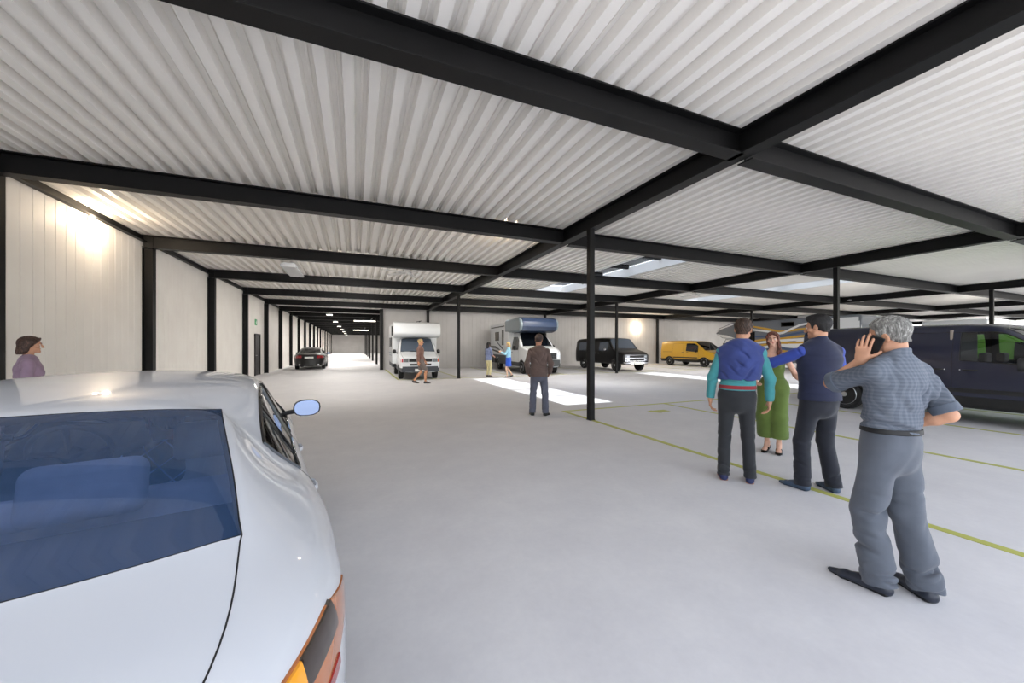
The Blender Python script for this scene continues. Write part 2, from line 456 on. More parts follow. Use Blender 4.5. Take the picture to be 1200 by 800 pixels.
def fan(x, y, z, label, rot=0, r=.92):
    t = thing('ceiling_fan', label, 'fan', (x, y, z), rot, 'wide ceiling fans')
    BL = M('fan_blade', (186,184,180), .4); HB = M('fan_hub', (205,204,202), .35, .3)
    mk('hub', MB().lathe([(0,-.06),(.06,-.055),(.085,-.03),(.09,.02),(.07,.05),(.03,.06)], 24), HB, t, smooth=True)
    mk('rod', MB().cyl((0,0,.05), (0,0,ZD-z), .018), HB, t, smooth=True)
    mk('canopy', MB().lathe([(.02,ZD-z-.06),(.07,ZD-z-.02),(.075,ZD-z)], 20), HB, t, smooth=True)
    for k in range(6):
        a = 2*PI*k/6
        Mx = Matrix.Rotation(a, 4, 'Z') @ Matrix.Rotation(R(9), 4, 'X')
        out = [(.07,-.03),(.2,-.07),(r-.05,-.075),(r,-.05),(r,.05),(r-.05,.075),(.2,.07),(.07,.03)]
        vs = [Mx @ Vector((u, w, h)) for h in (-.004, .004) for u, w in out]
        n = len(out)
        mk('blade', MB().add(vs, [tuple(range(n-1,-1,-1)), tuple(range(n, 2*n))] + [(i, (i+1) % n, n+(i+1) % n, n+i) for i in range(n)]), BL, t)
    return t
fan(1.62, 12.7, 3.94, 'wide pale ceiling fan under the left bays, beyond the third roof beam', .2)
fan(14.9, 12.8, 3.94, 'grey ceiling fan beside the second girder, beyond the rooflight', .5)
fan(24.9, 11.2, 3.94, 'ceiling fan near the third girder, above the man with the vest', .1)
fan(36.5, 12.0, 3.94, 'small looking ceiling fan far off under the fourth girder', .3)

def bulkhead(loc, axis, label, e, col=(1,.80,.56)):
    t = thing('wall_lamp', label, 'lamp', loc)
    d = Vector(axis)
    q = d.to_track_quat('Z', 'Y').to_matrix().to_4x4()
    mk('backplate', MB().lathe([(.085,0),(.085,.02),(.07,.03)], 24, q), GREYP, t, smooth=True)
    mk('lens', MB().lathe([(.068,.03),(.062,.06),(.04,.08),(0,.086)], 24, q), WARM, t, smooth=True)
    LAMPS.append(('POINT', tuple(Vector(loc) + d*.22), e, col, .06, None, None))
bulkhead((XL, 9.65, 3.9), (1,0,0), 'round warm wall lamp glowing near the top of the left wall', 62)
bulkhead((22.0, YB, 3.05), (0,-1,0), 'round warm wall lamp glowing on the grey back wall above the yellow van', 110)
bulkhead((2.9, 7.375, 3.93), (0,1,0), 'round warm lamp on the back of the second roof beam from the camera', 60)
bulkhead((6.4, 15.775, 3.93), (0,1,0), 'round warm lamp on the back of the roof beam before the motorhome', 70)
# battens added behind the roof beams to brighten the back of the hall
k = 0
for y in (7.35, 11.55, 15.75, 19.95):
    for x in ((-.3, 8.8, 18.7, 29.6, 40) if y > 8 else (18.7, 29.6)):
        t = thing('batten_lamp', 'added white fill batten on the back of the %s roof beam, %s from the left' % (ORD[int(round((y-3.15)/4.2))+1], ORD[k % 5]), 'lamp', (x, y+.05, 3.91), 0, 'added fill battens on the roof beams')
        mk('tray', MB().box((-.9,-.035,-.035), (.9,.02,.035)), GREYP, t, bevel=.006)
        mk('lens', MB().tube([(-.87,.04,0),(.87,.04,0)], .024, 10), LENS, t, smooth=True)
        LAMPS.append(('AREA', (x, y+.13, 3.88), 105, (1,.955,.90), 1.7, (R(25),0,0), .1)); k += 1
# small dome security camera
t = thing('security_camera', 'tiny dome security camera under the rooflight edge', 'camera', (8.6, 12.9, ZD))
mk('mount', MB().lathe([(.07,0),(.07,-.03),(.05,-.04)], 20), WHT, t, smooth=True)
mk('dome', MB().lathe([(.05,-.04),(.045,-.075),(.025,-.095),(0,-.1)], 20), M('dark_dome', (15,15,18), .08), t, smooth=True)
# ------------------------------------------------------------------ vehicle toolkit
PAINTC = {}
def paint(name, col, coat=1.0, rough=.35, metal=0.0):
    m = Mat(name, col, rough, metal, coat=coat, coatr=.03); MATS[name] = m
    return m.m
TYRE = M('tyre_rubber', (22,22,23), .8)
RIM = M('alloy_rim', (178,180,184), .3, .85)
BLK = M('black_plastic', (20,20,21), .5)
GLOSSB = M('gloss_black', (8,8,9), .12)
CHR = M('chrome', (225,225,228), .08, 1)
DGL = M('dark_glass', (14,17,22), .03, spec=.7)
SEAMM = M('panel_gap', (10,10,11), .7)
WHT_P = M('plate_white', (228,228,224), .45)
GREYPL = M('grey_plastic', (62,66,72), .55)

class Body:
    """closed loft of half rings (bottom centre -> top centre), mirrored, subdivided once, then split into parts by tag"""
    def __init__(s, rings, tagf, capbow=(0,0), levels=2, creases=None, ctag=None, sharp=None):
        n = len(rings[0]); m = 2*n-2
        bm = bmesh.new(); cl = bm.edges.layers.float.new('crease_edge'); vl = bm.verts.layers.float.new('crease_vert')
        s.tags = []
        def ti(t):
            if t not in s.tags: s.tags.append(t)
            return s.tags.index(t)
        V = []
        for r in rings:
            row = [bm.verts.new(p) for p in r]
            row += [bm.verts.new((-p[0], p[1], p[2])) for p in reversed(r[1:-1])]
            V.append(row)
        s.ring_n = n
        for i in range(len(rings)-1):
            for k in range(m):
                a, b = k, (k+1) % m
                right = k < n-1
                j = k if right else m-1-k
                f = bm.faces.new((V[i][a], V[i][b], V[i+1][b], V[i+1][a])) if True else None
                f.material_index = ti(tagf(i, j, 1 if right else -1))
        for end, bow in ((0, capbow[0]), (len(rings)-1, capbow[1])):
            row = V[end]
            C = {0: row[0], n-1: row[n-1]}
            for j in range(1, n-1):
                p = rings[end][j]
                C[j] = bm.verts.new((0, rings[end][j][1] + bow(j) if callable(bow) else rings[end][j][1] + bow, p[2]))
            for j in range(n-1):
                rr = (row[j], row[j+1], C[j+1], C[j]); ll = (C[j], C[j+1], row[(m-j-1) % m], row[(m-j) % m])
                for q, sd in ((rr, 1), (ll, -1)):
                    q2 = []
                    for v in q:
                        if v not in q2: q2.append(v)
                    f = bm.faces.new(q2)
                    f.material_index = ti(ctag(0 if end == 0 else 1, j, sd) if ctag else tagf(0 if end == 0 else len(rings)-2, j, sd))
        bmesh.ops.recalc_face_normals(bm, faces=bm.faces)
        if creases:
            bm.verts.index_update()
            lookup = {}
            for i, row in enumerate(V):
                for k, v in enumerate(row): lookup[v] = (i, k if k < n else m-k)
            for e in bm.edges:
                a, b = lookup.get(e.verts[0]), lookup.get(e.verts[1])
                if a and b:
                    c = creases(a, b)
                    if c: e[cl] = c
        if sharp:
            for i, row in enumerate(V):
                for k, v in enumerate(row):
                    if sharp(i, k if k < n else m-k): v[vl] = 1.0
        me = bpy.data.meshes.new('cage'); bm.to_mesh(me); bm.free()
        for t in s.tags: me.materials.append(None)
        o = bpy.data.objects.new('cage', me); COL.objects.link(o)
        md = o.modifiers.new('s', 'SUBSURF'); md.levels = md.render_levels = levels
        md.boundary_smooth = 'ALL'
        dg = bpy.context.evaluated_depsgraph_get()
        ev = o.evaluated_get(dg).to_mesh()
        s.v = [v.co.copy() for v in ev.vertices]
        s.n = [v.normal.copy() for v in ev.vertices]
        s.f = [tuple(p.vertices) for p in ev.polygons]
        s.m = [p.material_index for p in ev.polygons]
        bpy.data.objects.remove(o, do_unlink=True); bpy.data.meshes.remove(me)
        s.bvh = BVHTree.FromPolygons(s.v, s.f)
    def part(s, tags, name, mat, parent, off=0.0, flip=False, thick=0.0):
        tags = [tags] if isinstance(tags, str) else tags
        ids = {s.tags.index(t) for t in tags if t in s.tags}
        fs = [f for f, m in zip(s.f, s.m) if m in ids]
        if not fs: return None
        used = sorted({v for f in fs for v in f}); mp = {v: i for i, v in enumerate(used)}
        me = bpy.data.meshes.new(name)
        nv = len(used)
        vs = [s.v[v] + s.n[v]*off for v in used]
        faces = [tuple(mp[v] for v in (reversed(f) if flip else f)) for f in fs]
        nrm = [(-s.n[v] if flip else s.n[v]) for v in used]
        me.from_pydata(vs, [], faces)
        me.materials.append(mat)
        me.polygons.foreach_set('use_smooth', [True]*len(me.polygons))
        me.normals_split_custom_set_from_vertices(nrm)
        o = link(bpy.data.objects.new(name, me), parent)
        if thick:
            sd = o.modifiers.new('thick', 'SOLIDIFY'); sd.thickness = thick; sd.offset = -1
        return o
    def seams(s, name, pairs, mat, parent, r=.003, off=.0, smooth=False):
        """thin strips along every boundary between the tag pairs, one object for each connected run"""
        E = {}
        for f, m in zip(s.f, s.m):
            for a, b in zip(f, f[1:]+f[:1]):
                E.setdefault((min(a,b), max(a,b)), []).append(s.tags[m])
        ed = [e for e, t in E.items() if len(t) == 2 and t[0] != t[1] and ((t[0], t[1]) in pairs or (t[1], t[0]) in pairs)]
        adj = {}
        for a, b in ed: adj.setdefault(a, []).append(b); adj.setdefault(b, []).append(a)
        comp = {}
        for v in adj:
            if v in comp: continue
            st = [v]; comp[v] = v
            while st:
                q = st.pop()
                for w in adj[q]:
                    if w not in comp: comp[w] = v; st.append(w)
        seen = set(); out = {}
        for st in [v for v in adj if len(adj[v]) != 2] + list(adj):
            for nx in adj[st]:
                k = (min(st,nx), max(st,nx))
                if k in seen: continue
                seen.add(k); path = [st, nx]
                while len(adj[path[-1]]) == 2:
                    c = [q for q in adj[path[-1]] if (min(q,path[-1]), max(q,path[-1])) not in seen]
                    if not c: break
                    seen.add((min(c[0],path[-1]), max(c[0],path[-1]))); path.append(c[0])
                out.setdefault(comp[st], MB()).tube([s.v[v] + s.n[v]*off for v in path], r, 6, caps=True)
        return [mk(name, mb, mat, parent, smooth=smooth, fixn=False) for mb in out.values()]
    def hit(s, o, d):
        h = s.bvh.ray_cast(Vector(o), Vector(d).normalized())
        return h[0], h[1]
    def patch(s, rows, d, off=.004, thick=.012):
        """rows of start points cast along d on to the body -> slab lying on the surface"""
        d = Vector(d).normalized()
        out = []
        for r in rows:
            rr = []
            for p in r:
                h, n = s.hit(p, d)
                if h is None: h, n = s.bvh.find_nearest(Vector(p))[:2]
                rr.append(h - d*off)
            out.append(rr)
        return MB().slab(out, d*thick)
    def rect(s, u0, u1, w0, w1, axis, start, off=.004, thick=.012, nu=6, nw=4, shape=None):
        """patch over a rectangle. axis '-y': cast towards +y from y=start on (x,z); '+y' towards -y; '+x' cast towards -x on (y,z)"""
        rows = []
        for j in range(nw+1):
            r = []
            for i in range(nu+1):
                a = i/nu; b = j/nw
                u = u0+(u1-u0)*a; w = w0+(w1-w0)*b
                if shape: u, w = shape(a, b)
                r.append({'-y': (u, start, w), '+y': (u, start, w), '+x': (start, u, w), '-x': (start, u, w)}[axis])
            rows.append(r)
        return s.patch(rows, {'-y': (0,1,0), '+y': (0,-1,0), '+x': (-1,0,0), '-x': (1,0,0)}[axis], off, thick)

def K(tab, y):
    """piecewise linear table [(y, value)]"""
    return float(np.interp(y, [t[0] for t in tab], [t[1] for t in tab]))

def wheel(parent, x, y, r, w=.21, spokes=5, rim=RIM, kind='spoke', rf=.68):
    """road wheel: tyre and rim; x>0 faces +x"""
    sd = 1 if x > 0 else -1
    tp = thing('wheel', None, None, (x, y, r)); tp.parent = parent
    wt = mk('tyre', MB().lathe([(r*rf,-w/2+.02),(r*.80,-w/2),(r*.95,-w/2+.012),(r,-w/2+.05),(r,w/2-.05),(r*.95,w/2-.012),(r*.80,w/2),(r*rf,w/2-.02)], 36, None, 'x'), TYRE, tp, smooth=True)
    mb = MB().lathe([(r*rf, sd*-w*.3),(r*rf, sd*(w/2-.018)),(r*rf*.96, sd*(w/2-.012)),(r*rf*.9, sd*(w/2-.05)),(r*rf*.88, sd*.0)], 36, None, 'x')
    mb.lathe([(0, sd*.0-.004),(r*rf*.9, sd*.0-.004),(r*rf*.9, sd*.0+.004),(0, sd*.0+.004)], 24, None, 'x')
    if kind == 'spoke':
        for k in range(spokes):
            a = 2*PI*k/spokes + .3
            Mx = Matrix.Rotation(a, 4, 'X')
            mb.prism([(r*.07,-.04),(r*rf*.92,-.022),(r*rf*.92,.022),(r*.07,.04)], 'z', 0, .02, ) if False else None
            pts = [(sd*(w/2-.045), -.035, r*.06),(sd*(w/2-.03), -.02, r*rf*.93),(sd*(w/2-.03), .02, r*rf*.93),(sd*(w/2-.045), .035, r*.06)]
            back = [(p[0]-sd*.03, p[1], p[2]) for p in pts]
            mb.add([Mx @ Vector(p) for p in pts+back], [(0,1,2,3),(7,6,5,4),(0,4,5,1),(1,5,6,2),(2,6,7,3),(3,7,4,0)])
    else:   # pressed steel disc with slots
        mb.lathe([(0,sd*(w/2-.01)),(r*.2,sd*(w/2-.01)),(r*.26,sd*(w/2-.045)),(r*.5,sd*(w/2-.035)),(r*rf*.92,sd*(w/2-.05)),(r*rf*.9,sd*.0)], 28, None, 'x')
    mb.lathe([(r*.16, sd*(w/2-.05)),(r*.16, sd*(w/2-.012)),(r*.1, sd*(w/2-.004)),(0, sd*(w/2-.004))], 20, None, 'x')
    mk('rim', mb, rim, wt, smooth=True, sharp=35)
    return tp

def handle(parent, body, y, z, x0, l=.2, mat=None, side=1):
    p, n = body.hit((side*x0, y, z), (-side,0,0))
    if p is None: return None
    px = p.x
    pts = [(px-side*.01, y-l/2, z), (px+side*.018, y-l/2+.03, z), (px+side*.022, y, z), (px+side*.018, y+l/2-.03, z), (px-side*.01, y+l/2, z)]
    return mk('door_handle', MB().tube(pts, .012, 8, flat=(1.2,.6)), mat, parent, smooth=True)

def mirror(parent, x, y, z, mat, w=.22, h=.15, side=1, fwd=1, stalk=.12, gm=None):
    """door mirror on a short arm; fwd=+1 when the vehicle points along +y"""
    t = thing('door_mirror', None, None, (side*x, y, z)); t.parent = parent
    sh = MB()
    n = 16; rows = []
    for t_, sc in ((0,.0),(.05,.55),(.3,.86),(.6,.98),(1,1)):
        rows.append([Vector((side*(w/2)*sc*math.copysign(abs(math.cos(2*PI*k/n))**.75, math.cos(2*PI*k/n)) + side*w/2, fwd*(.11-.13*t_), h/2*sc*math.copysign(abs(math.sin(2*PI*k/n))**.75, math.sin(2*PI*k/n)))) for k in range(n+1)])
    sh.grid(rows)
    a = mk('mirror_shell', sh, mat, t, smooth=True)
    g = [Vector((p.x, fwd*-.018, p.z)) for p in rows[-1][:n]]
    c = Vector((side*w/2, fwd*-.018, 0))
    ins = [c + (p-c)*.9 for p in g]
    mk('mirror_glass', MB().add(ins + [p+Vector((0,fwd*.006,0)) for p in ins], [tuple(range(n)), tuple(range(2*n-1,n-1,-1))]+[(i,(i+1)%n,n+(i+1)%n,n+i) for i in range(n)]), gm or M('mirror_silver', (112,126,152), .04, 1), t)
    mk('mirror_rim', MB().add(g+ins, [(i,(i+1)%n,n+(i+1)%n,n+i) for i in range(n)]), BLK, t)
    mk('mirror_arm', MB().tube([(side*.04,fwd*.03,-h*.18),(-side*stalk*.6,fwd*.04,-h*.3),(-side*stalk,fwd*.05,-h*.35)], [.022,.02,.028], 8), BLK, t, smooth=True)
    return t

def plate(parent, c, face, text, w=.52, h=.11):
    """number plate: board plus raised characters"""
    fx, rz = face
    t = mk('number_plate', MB().cbox((0,0,0),(w,.012,h)), WHT_P, parent, bevel=.003)
    t.location = c; t.rotation_euler = (fx,0,rz)
    if text:
        cu = bpy.data.curves.new('plate_text', 'FONT'); cu.body = text; cu.size = h*.85; cu.align_x = 'CENTER'; cu.align_y = 'CENTER'; cu.extrude = .001
        o = link(bpy.data.objects.new('plate_text', cu), t); o.rotation_euler = (PI/2,0,0); o.location = (0,-.0075,0)
        cu.materials.append(M('plate_ink', (20,20,24), .5))
    return t
# ------------------------------------------------------------------ saloon car; local frame: rear bumper at y=0, nose at +y
def sedan(name, label, paintm, glassm, loc, rz, scale=1.0, interior=True, red=False):
    root = thing(name, label, 'car', loc, rz); root.scale = (scale,)*3
    T = dict(
      zc=[(.2,1.01),(.27,1.03),(.4,1.055),(.58,1.08),(.68,1.10),(1.30,1.385),(1.46,1.415),(1.9,1.458),(2.3,1.478),(2.8,1.466),(3.05,1.43),(3.2,1.39),(3.9,1.05),(4.1,1.01),(4.4,.95),(4.62,.86),(4.72,.74)],
      z8=[(.2,1.005),(.27,1.025),(.4,1.05),(.58,1.075),(.68,1.095),(1.30,1.378),(1.46,1.405),(1.9,1.445),(2.3,1.463),(2.8,1.45),(3.05,1.415),(3.2,1.375),(3.9,1.04),(4.1,1.0),(4.4,.94),(4.62,.85),(4.72,.73)],
      x8=[(.2,.38),(.74,.40),(1.3,.34),(3.05,.34),(3.9,.42),(4.72,.42)],
      x7=[(.2,.57),(.24,.60),(.4,.645),(.68,.648),(.9,.62),(1.30,.545),(1.46,.55),(2.3,.575),(3.05,.565),(3.2,.58),(3.9,.70),(4.4,.70),(4.72,.62)],
      z7=[(.2,.99),(.27,1.01),(.4,1.035),(.58,1.07),(.68,1.10),(1.30,1.355),(1.46,1.385),(1.9,1.42),(2.3,1.43),(2.8,1.415),(3.05,1.385),(3.2,1.345),(3.9,1.02),(4.1,.98),(4.4,.92),(4.62,.84),(4.72,.72)],
      x6=[(.2,.61),(.24,.645),(.4,.725),(.58,.755),(.74,.765),(1.1,.715),(1.35,.70),(1.62,.672),(1.9,.662),(2.3,.655),(2.8,.648),(3.05,.648),(3.2,.665),(3.6,.74),(3.9,.795),(4.4,.79),(4.72,.69)],
      z6=[(.2,.975),(.27,.99),(.4,1.015),(.74,1.055),(1.1,1.12),(1.35,1.075),(1.62,1.24),(1.9,1.345),(2.3,1.375),(2.8,1.365),(3.05,1.335),(3.2,1.295),(3.6,1.11),(3.9,.985),(4.4,.89),(4.62,.81),(4.72,.70)],
      x5=[(.2,.65),(.24,.685),(.4,.785),(.58,.835),(.74,.85),(1.1,.845),(1.35,.838),(1.62,.832),(2.3,.838),(3.05,.842),(3.6,.845),(3.9,.85),(4.4,.84),(4.72,.73)],
      z5=[(.2,.955),(.27,.96),(.4,.98),(.74,1.00),(1.1,1.02),(1.35,1.015),(1.62,1.01),(2.3,.995),(3.05,.975),(3.6,.96),(3.9,.935),(4.4,.85),(4.62,.78),(4.72,.67)],
      x4=[(.2,.70),(.24,.735),(.4,.845),(.58,.90),(.74,.915),(1.1,.925),(1.6,.905),(2.3,.90),(3.05,.905),(3.6,.915),(4.1,.925),(4.4,.90),(4.72,.76)],
      z4=[(.2,.90),(.4,.92),(.74,.93),(1.1,.94),(1.6,.925),(2.3,.905),(3.05,.89),(3.6,.88),(4.1,.86),(4.4,.79),(4.72,.62)],
      x3=[(.2,.74),(.24,.775),(.4,.875),(.58,.918),(.74,.93),(1.1,.935),(1.6,.92),(2.3,.92),(3.05,.92),(3.6,.93),(4.1,.935),(4.4,.91),(4.72,.79)],
      z3=[(.2,.70),(.74,.72),(1.1,.74),(1.6,.66),(3.05,.64),(3.6,.66),(4.1,.73),(4.4,.66),(4.72,.54)],
      x2=[(.2,.73),(.24,.765),(.4,.865),(.58,.90),(.74,.91),(1.1,.925),(1.6,.895),(3.05,.895),(4.1,.925),(4.4,.89),(4.72,.77)],
      x1=[(.2,.67),(.24,.70),(.4,.80),(.58,.84),(.74,.86),(1.1,.87),(1.6,.85),(3.05,.85),(4.1,.87),(4.4,.84),(4.72,.70)],
      bow=[(.2,-.20),(.4,-.19),(.74,-.17),(1.3,.0),(2.3,0),(3.05,.06),(3.9,.16),(4.72,.23)])
    RW, FW, WR = 1.10, 4.06, .345
    def arch(y):
        for c in (RW, FW):
            d = abs(y-c)
            if d < .40: return math.sqrt(max(0, .40**2-d*d))*.98 + .30
        return None
    ysn = [.20,.24,.40,.58,.68,.90,1.10,1.30,1.44,1.62,1.76,1.92,2.3,2.42,2.85,3.05,3.2,3.50,3.70,3.80,3.90,4.06,4.22,4.36,4.46,4.60,4.70,4.72]
    rings = []
    for y in ysn:
        a = arch(y)
        z1 = max(.24, a if a else 0); z2 = max(.40, (a+.03) if a else 0)
        end = (.96 if y in (.20, 4.72) else 1)
        pts = [(0, z1-.02 if not a else z1)]
        pts += [(K(T['x1'],y)*end, z1), (K(T['x2'],y)*end, z2), (K(T['x3'],y)*end, max(K(T['z3'],y), z2+.03)), (K(T['x4'],y)*end, max(K(T['z4'],y), z2+.06))]
        pts += [(K(T['x%d'%j],y)*end, K(T['z%d'%j],y)) for j in (5,6,7,8)]
        pts += [(0, K(T['zc'],y))]
        rings.append([(x, y + K(T['bow'],y)*(1-min(1,(x/.9))**2)*(1 if z > .6 or y < .5 or y > 4.4 else .3), z) for x, z in pts])
    yi = lambda i: (ysn[i]+ysn[i+1])/2
    def tagf(i, j, sd):
        y = yi(i)
        if j == 0: return 'under'
        if j >= 7:
            if y < .68: return 'trunk'
            if .68 < y < 1.30: return 'rear_glass'
            if 3.2 < y < 3.9: return 'windscreen'
            if y > 3.9: return 'hood'
            return 'body'
        if j == 5:
            s_ = 'r' if sd > 0 else 'l'
            if 1.44 < y < 1.76: return 'quarterlight_'+s_
            if 1.76 < y < 2.3: return 'rear_window_'+s_
            if 2.42 < y < 3.70: return 'front_window_'+s_
            if 2.3 < y < 2.42: return 'pillar_' + ('r' if sd > 0 else 'l')
        if 1 < j < 5:
            s_ = 'r' if sd > 0 else 'l'
            if 1.44 < y < 2.42: return 'rear_door_'+s_
            if 2.42 < y < 3.50: return 'front_door_'+s_
        return 'body'
    def crease(a, b):
        (i0, j0), (i1, j1) = a, b
        if j0 == j1 == 5 and i0 != i1: return .55
        if j0 == j1 == 6 and ysn[min(i0,i1)] > 1.3: return .4
        if j0 == j1 == 7 and ysn[max(i0,i1)] < 1.31: return .8
        if i0 == i1 and min(j0,j1) >= 7 and ysn[i0] in (.68, 1.30, 3.2, 3.90): return .9
        if j0 == j1 == 4 and ysn[min(i0,i1)] > .3: return .25
        if j0 == j1 == 1: return .5
        return 0
    B = Body(rings, tagf, (lambda j: -.20*(1 if j > 3 else .95), lambda j: .20), 2, crease, lambda e, j, sd: 'rear_end' if e == 0 else 'front_end', lambda i, j: j == 7 and ysn[i] in (.68, 1.30, 3.2, 3.90))
    bd = B.part(['body','rear_end','front_end'], 'body', paintm, root)
    B.part('under', 'underbody', BLK, root)
    B.part('pillar_r', 'door_pillar', GLOSSB, root); B.part('pillar_l', 'door_pillar', GLOSSB, root)
    B.part('trunk', 'boot_lid', paintm, root)
    B.part('hood', 'bonnet', paintm, root)
    for s_, sd in (('r',1),('l',-1)):
        d1 = B.part('rear_door_'+s_, 'rear_door', paintm, root); d2 = B.part('front_door_'+s_, 'front_door', paintm, root)
        handle(d1, B, 1.62, .865, 1.3, .17, paintm, sd); handle(d2, B, 2.60, .845, 1.3, .17, paintm, sd)
        B.part('rear_window_'+s_, 'rear_side_window', glassm[1], root); B.part('front_window_'+s_, 'front_side_window', glassm[1], root); B.part('quarterlight_'+s_, 'quarterlight', glassm[1], root)
    B.part('rear_glass', 'rear_window', glassm[0], root)
    B.part('windscreen', 'windscreen', glassm[1], root)
    pr = [('trunk','body'),('trunk','rear_end'),('hood','body')]
    for s_ in 'rl': pr += [('rear_door_'+s_,'body'),('rear_door_'+s_,'front_door_'+s_),('front_door_'+s_,'body'),('rear_door_'+s_,'under')]
    B.seams('panel_seam', pr, SEAMM, root, .0022, -.0008)
    wp = []
    for s_ in 'rl':
        for q in ('rear_window_','front_window_','quarterlight_'):
            wp += [(q+s_,'body'),(q+s_,'pillar_'+s_),(q+s_,'rear_door_'+s_),(q+s_,'front_door_'+s_)]
        wp += [('quarterlight_'+s_,'rear_window_'+s_)]
    B.seams('window_trim', wp, GLOSSB, root, .011, .001, smooth=True)
    B.seams('rear_window_seal', [('rear_glass','body'),('rear_glass','trunk'),('windscreen','body'),('windscreen','hood')], SEAMM, root, .0022, -.0008)
    # lamps wrapped round the rear corners
    LC = M('lamp_copper', (176,104,56), .12, coat=1); LA = M('lamp_amber', (236,160,40), .12, coat=1); LR = M('lamp_red', (150,14,24), .12, coat=1); LD = M('lamp_dark', (44,30,22), .1, coat=1)
    if red: LC = LA = LR; LD = M('lamp_deep_red', (70,10,14), .15)
    CL = M('lamp_clear', (190,196,204), .06, .4, coat=1)
    def wrap(path, z0f, z1f, sd, off, n=26, thick=.02, m=5):
        """band along a plan path (t -> x,y outside the body) between two heights"""
        rows = []
        for j in range(m+1):
            r = []
            for i in range(n+1):
                t = i/n
                (x, y), d = path(t)
                z = z0f(t) + (z1f(t)-z0f(t))*j/m
                o_ = Vector((sd*x, y, z)); dv = Vector((sd*d[0], d[1], 0)).normalized()
                h, nn = B.hit(o_ - dv*.6, dv)
                if h is None: h = B.bvh.find_nearest(o_)[0]
                r.append(h - dv*off)
            rows.append(r)
        cvec = Vector((0, 1, 0))
        return MB().slab(rows, lambda p: Vector((-sd*.012 if abs(p.x) > .5 else 0, .012, 0)))
    def rpath(t):
        # from the flank (t=0) round the corner to the rear (t=1)
        a = t*PI/2*.97
        x = .40 + .52*math.cos(a)**.8 ; y = .62 - .55*math.sin(a)**.9
        d = (-math.cos(a), math.sin(a)*1.0)
        return (x, y), d
    for sd in (1, -1):
        tl = mk('tail_lamp', wrap(rpath, lambda t: .845 - .08*min(1,t*2), lambda t: .89+.05*min(1,t*4), sd, .006), LC, root, smooth=True)
        mk('amber_strip', wrap(lambda t: rpath(.50+.5*t), lambda t: .875, lambda t: .936, sd, .012), LA, tl, smooth=True)
        mk('dark_insert', wrap(lambda t: rpath(.22+.28*t), lambda t: .875, lambda t: .938, sd, .011), LD, tl, smooth=True)
        mk('red_strip', wrap(lambda t: rpath(.25+.75*t), lambda t: .755+.03*(1-t), lambda t: .80+.01*(1-t)-.005*t, sd, .010), LR, tl, smooth=True)
        fl = lambda t: ((.40+.50*math.cos((1-t)*0+t*PI/2*.9)**.8, 4.34+.62*math.sin(t*PI/2*.9)**.9), (-math.cos(t*1.4), -math.sin(t*1.4)))
        mk('head_lamp', wrap(fl, lambda t: .64, lambda t: .73-.02*t, sd, .006), CL, root, smooth=True)
        mirror(root, .90, 3.36, 1.035, paintm, .23, .155, sd, 1)
        for wy in (RW, FW): wheel(root, sd*.80, wy, WR, .225, 5)
        mk('exhaust_tip', MB().lathe([(.05,-.03),(.05,.08),(.04,.08),(.04,-.0),(0,-.0)], 18, Matrix.Translation((sd*.55, .06, .33)), 'y'), CHR, root, smooth=True)
    plate(root, (0, -.026, .80), (0, 0), '', .52, .11)
    mk('rear_diffuser', B.rect(-.6, .6, .30, .42, '-y', -1, .006, .03, 10, 2), BLK, root)
    mk('front_grille', B.rect(-.36, .36, .50, .70, '+y', 6, .008, .02, 10, 4), BLK, root)
    mk('front_intake', B.rect(-.6, .6, .30, .42, '+y', 6, .008, .02, 10, 2), BLK, root)
    plate(root, (0, 4.985, .47), (0, PI), '')
    if interior: sedan_interior(root, B)
    return root, B

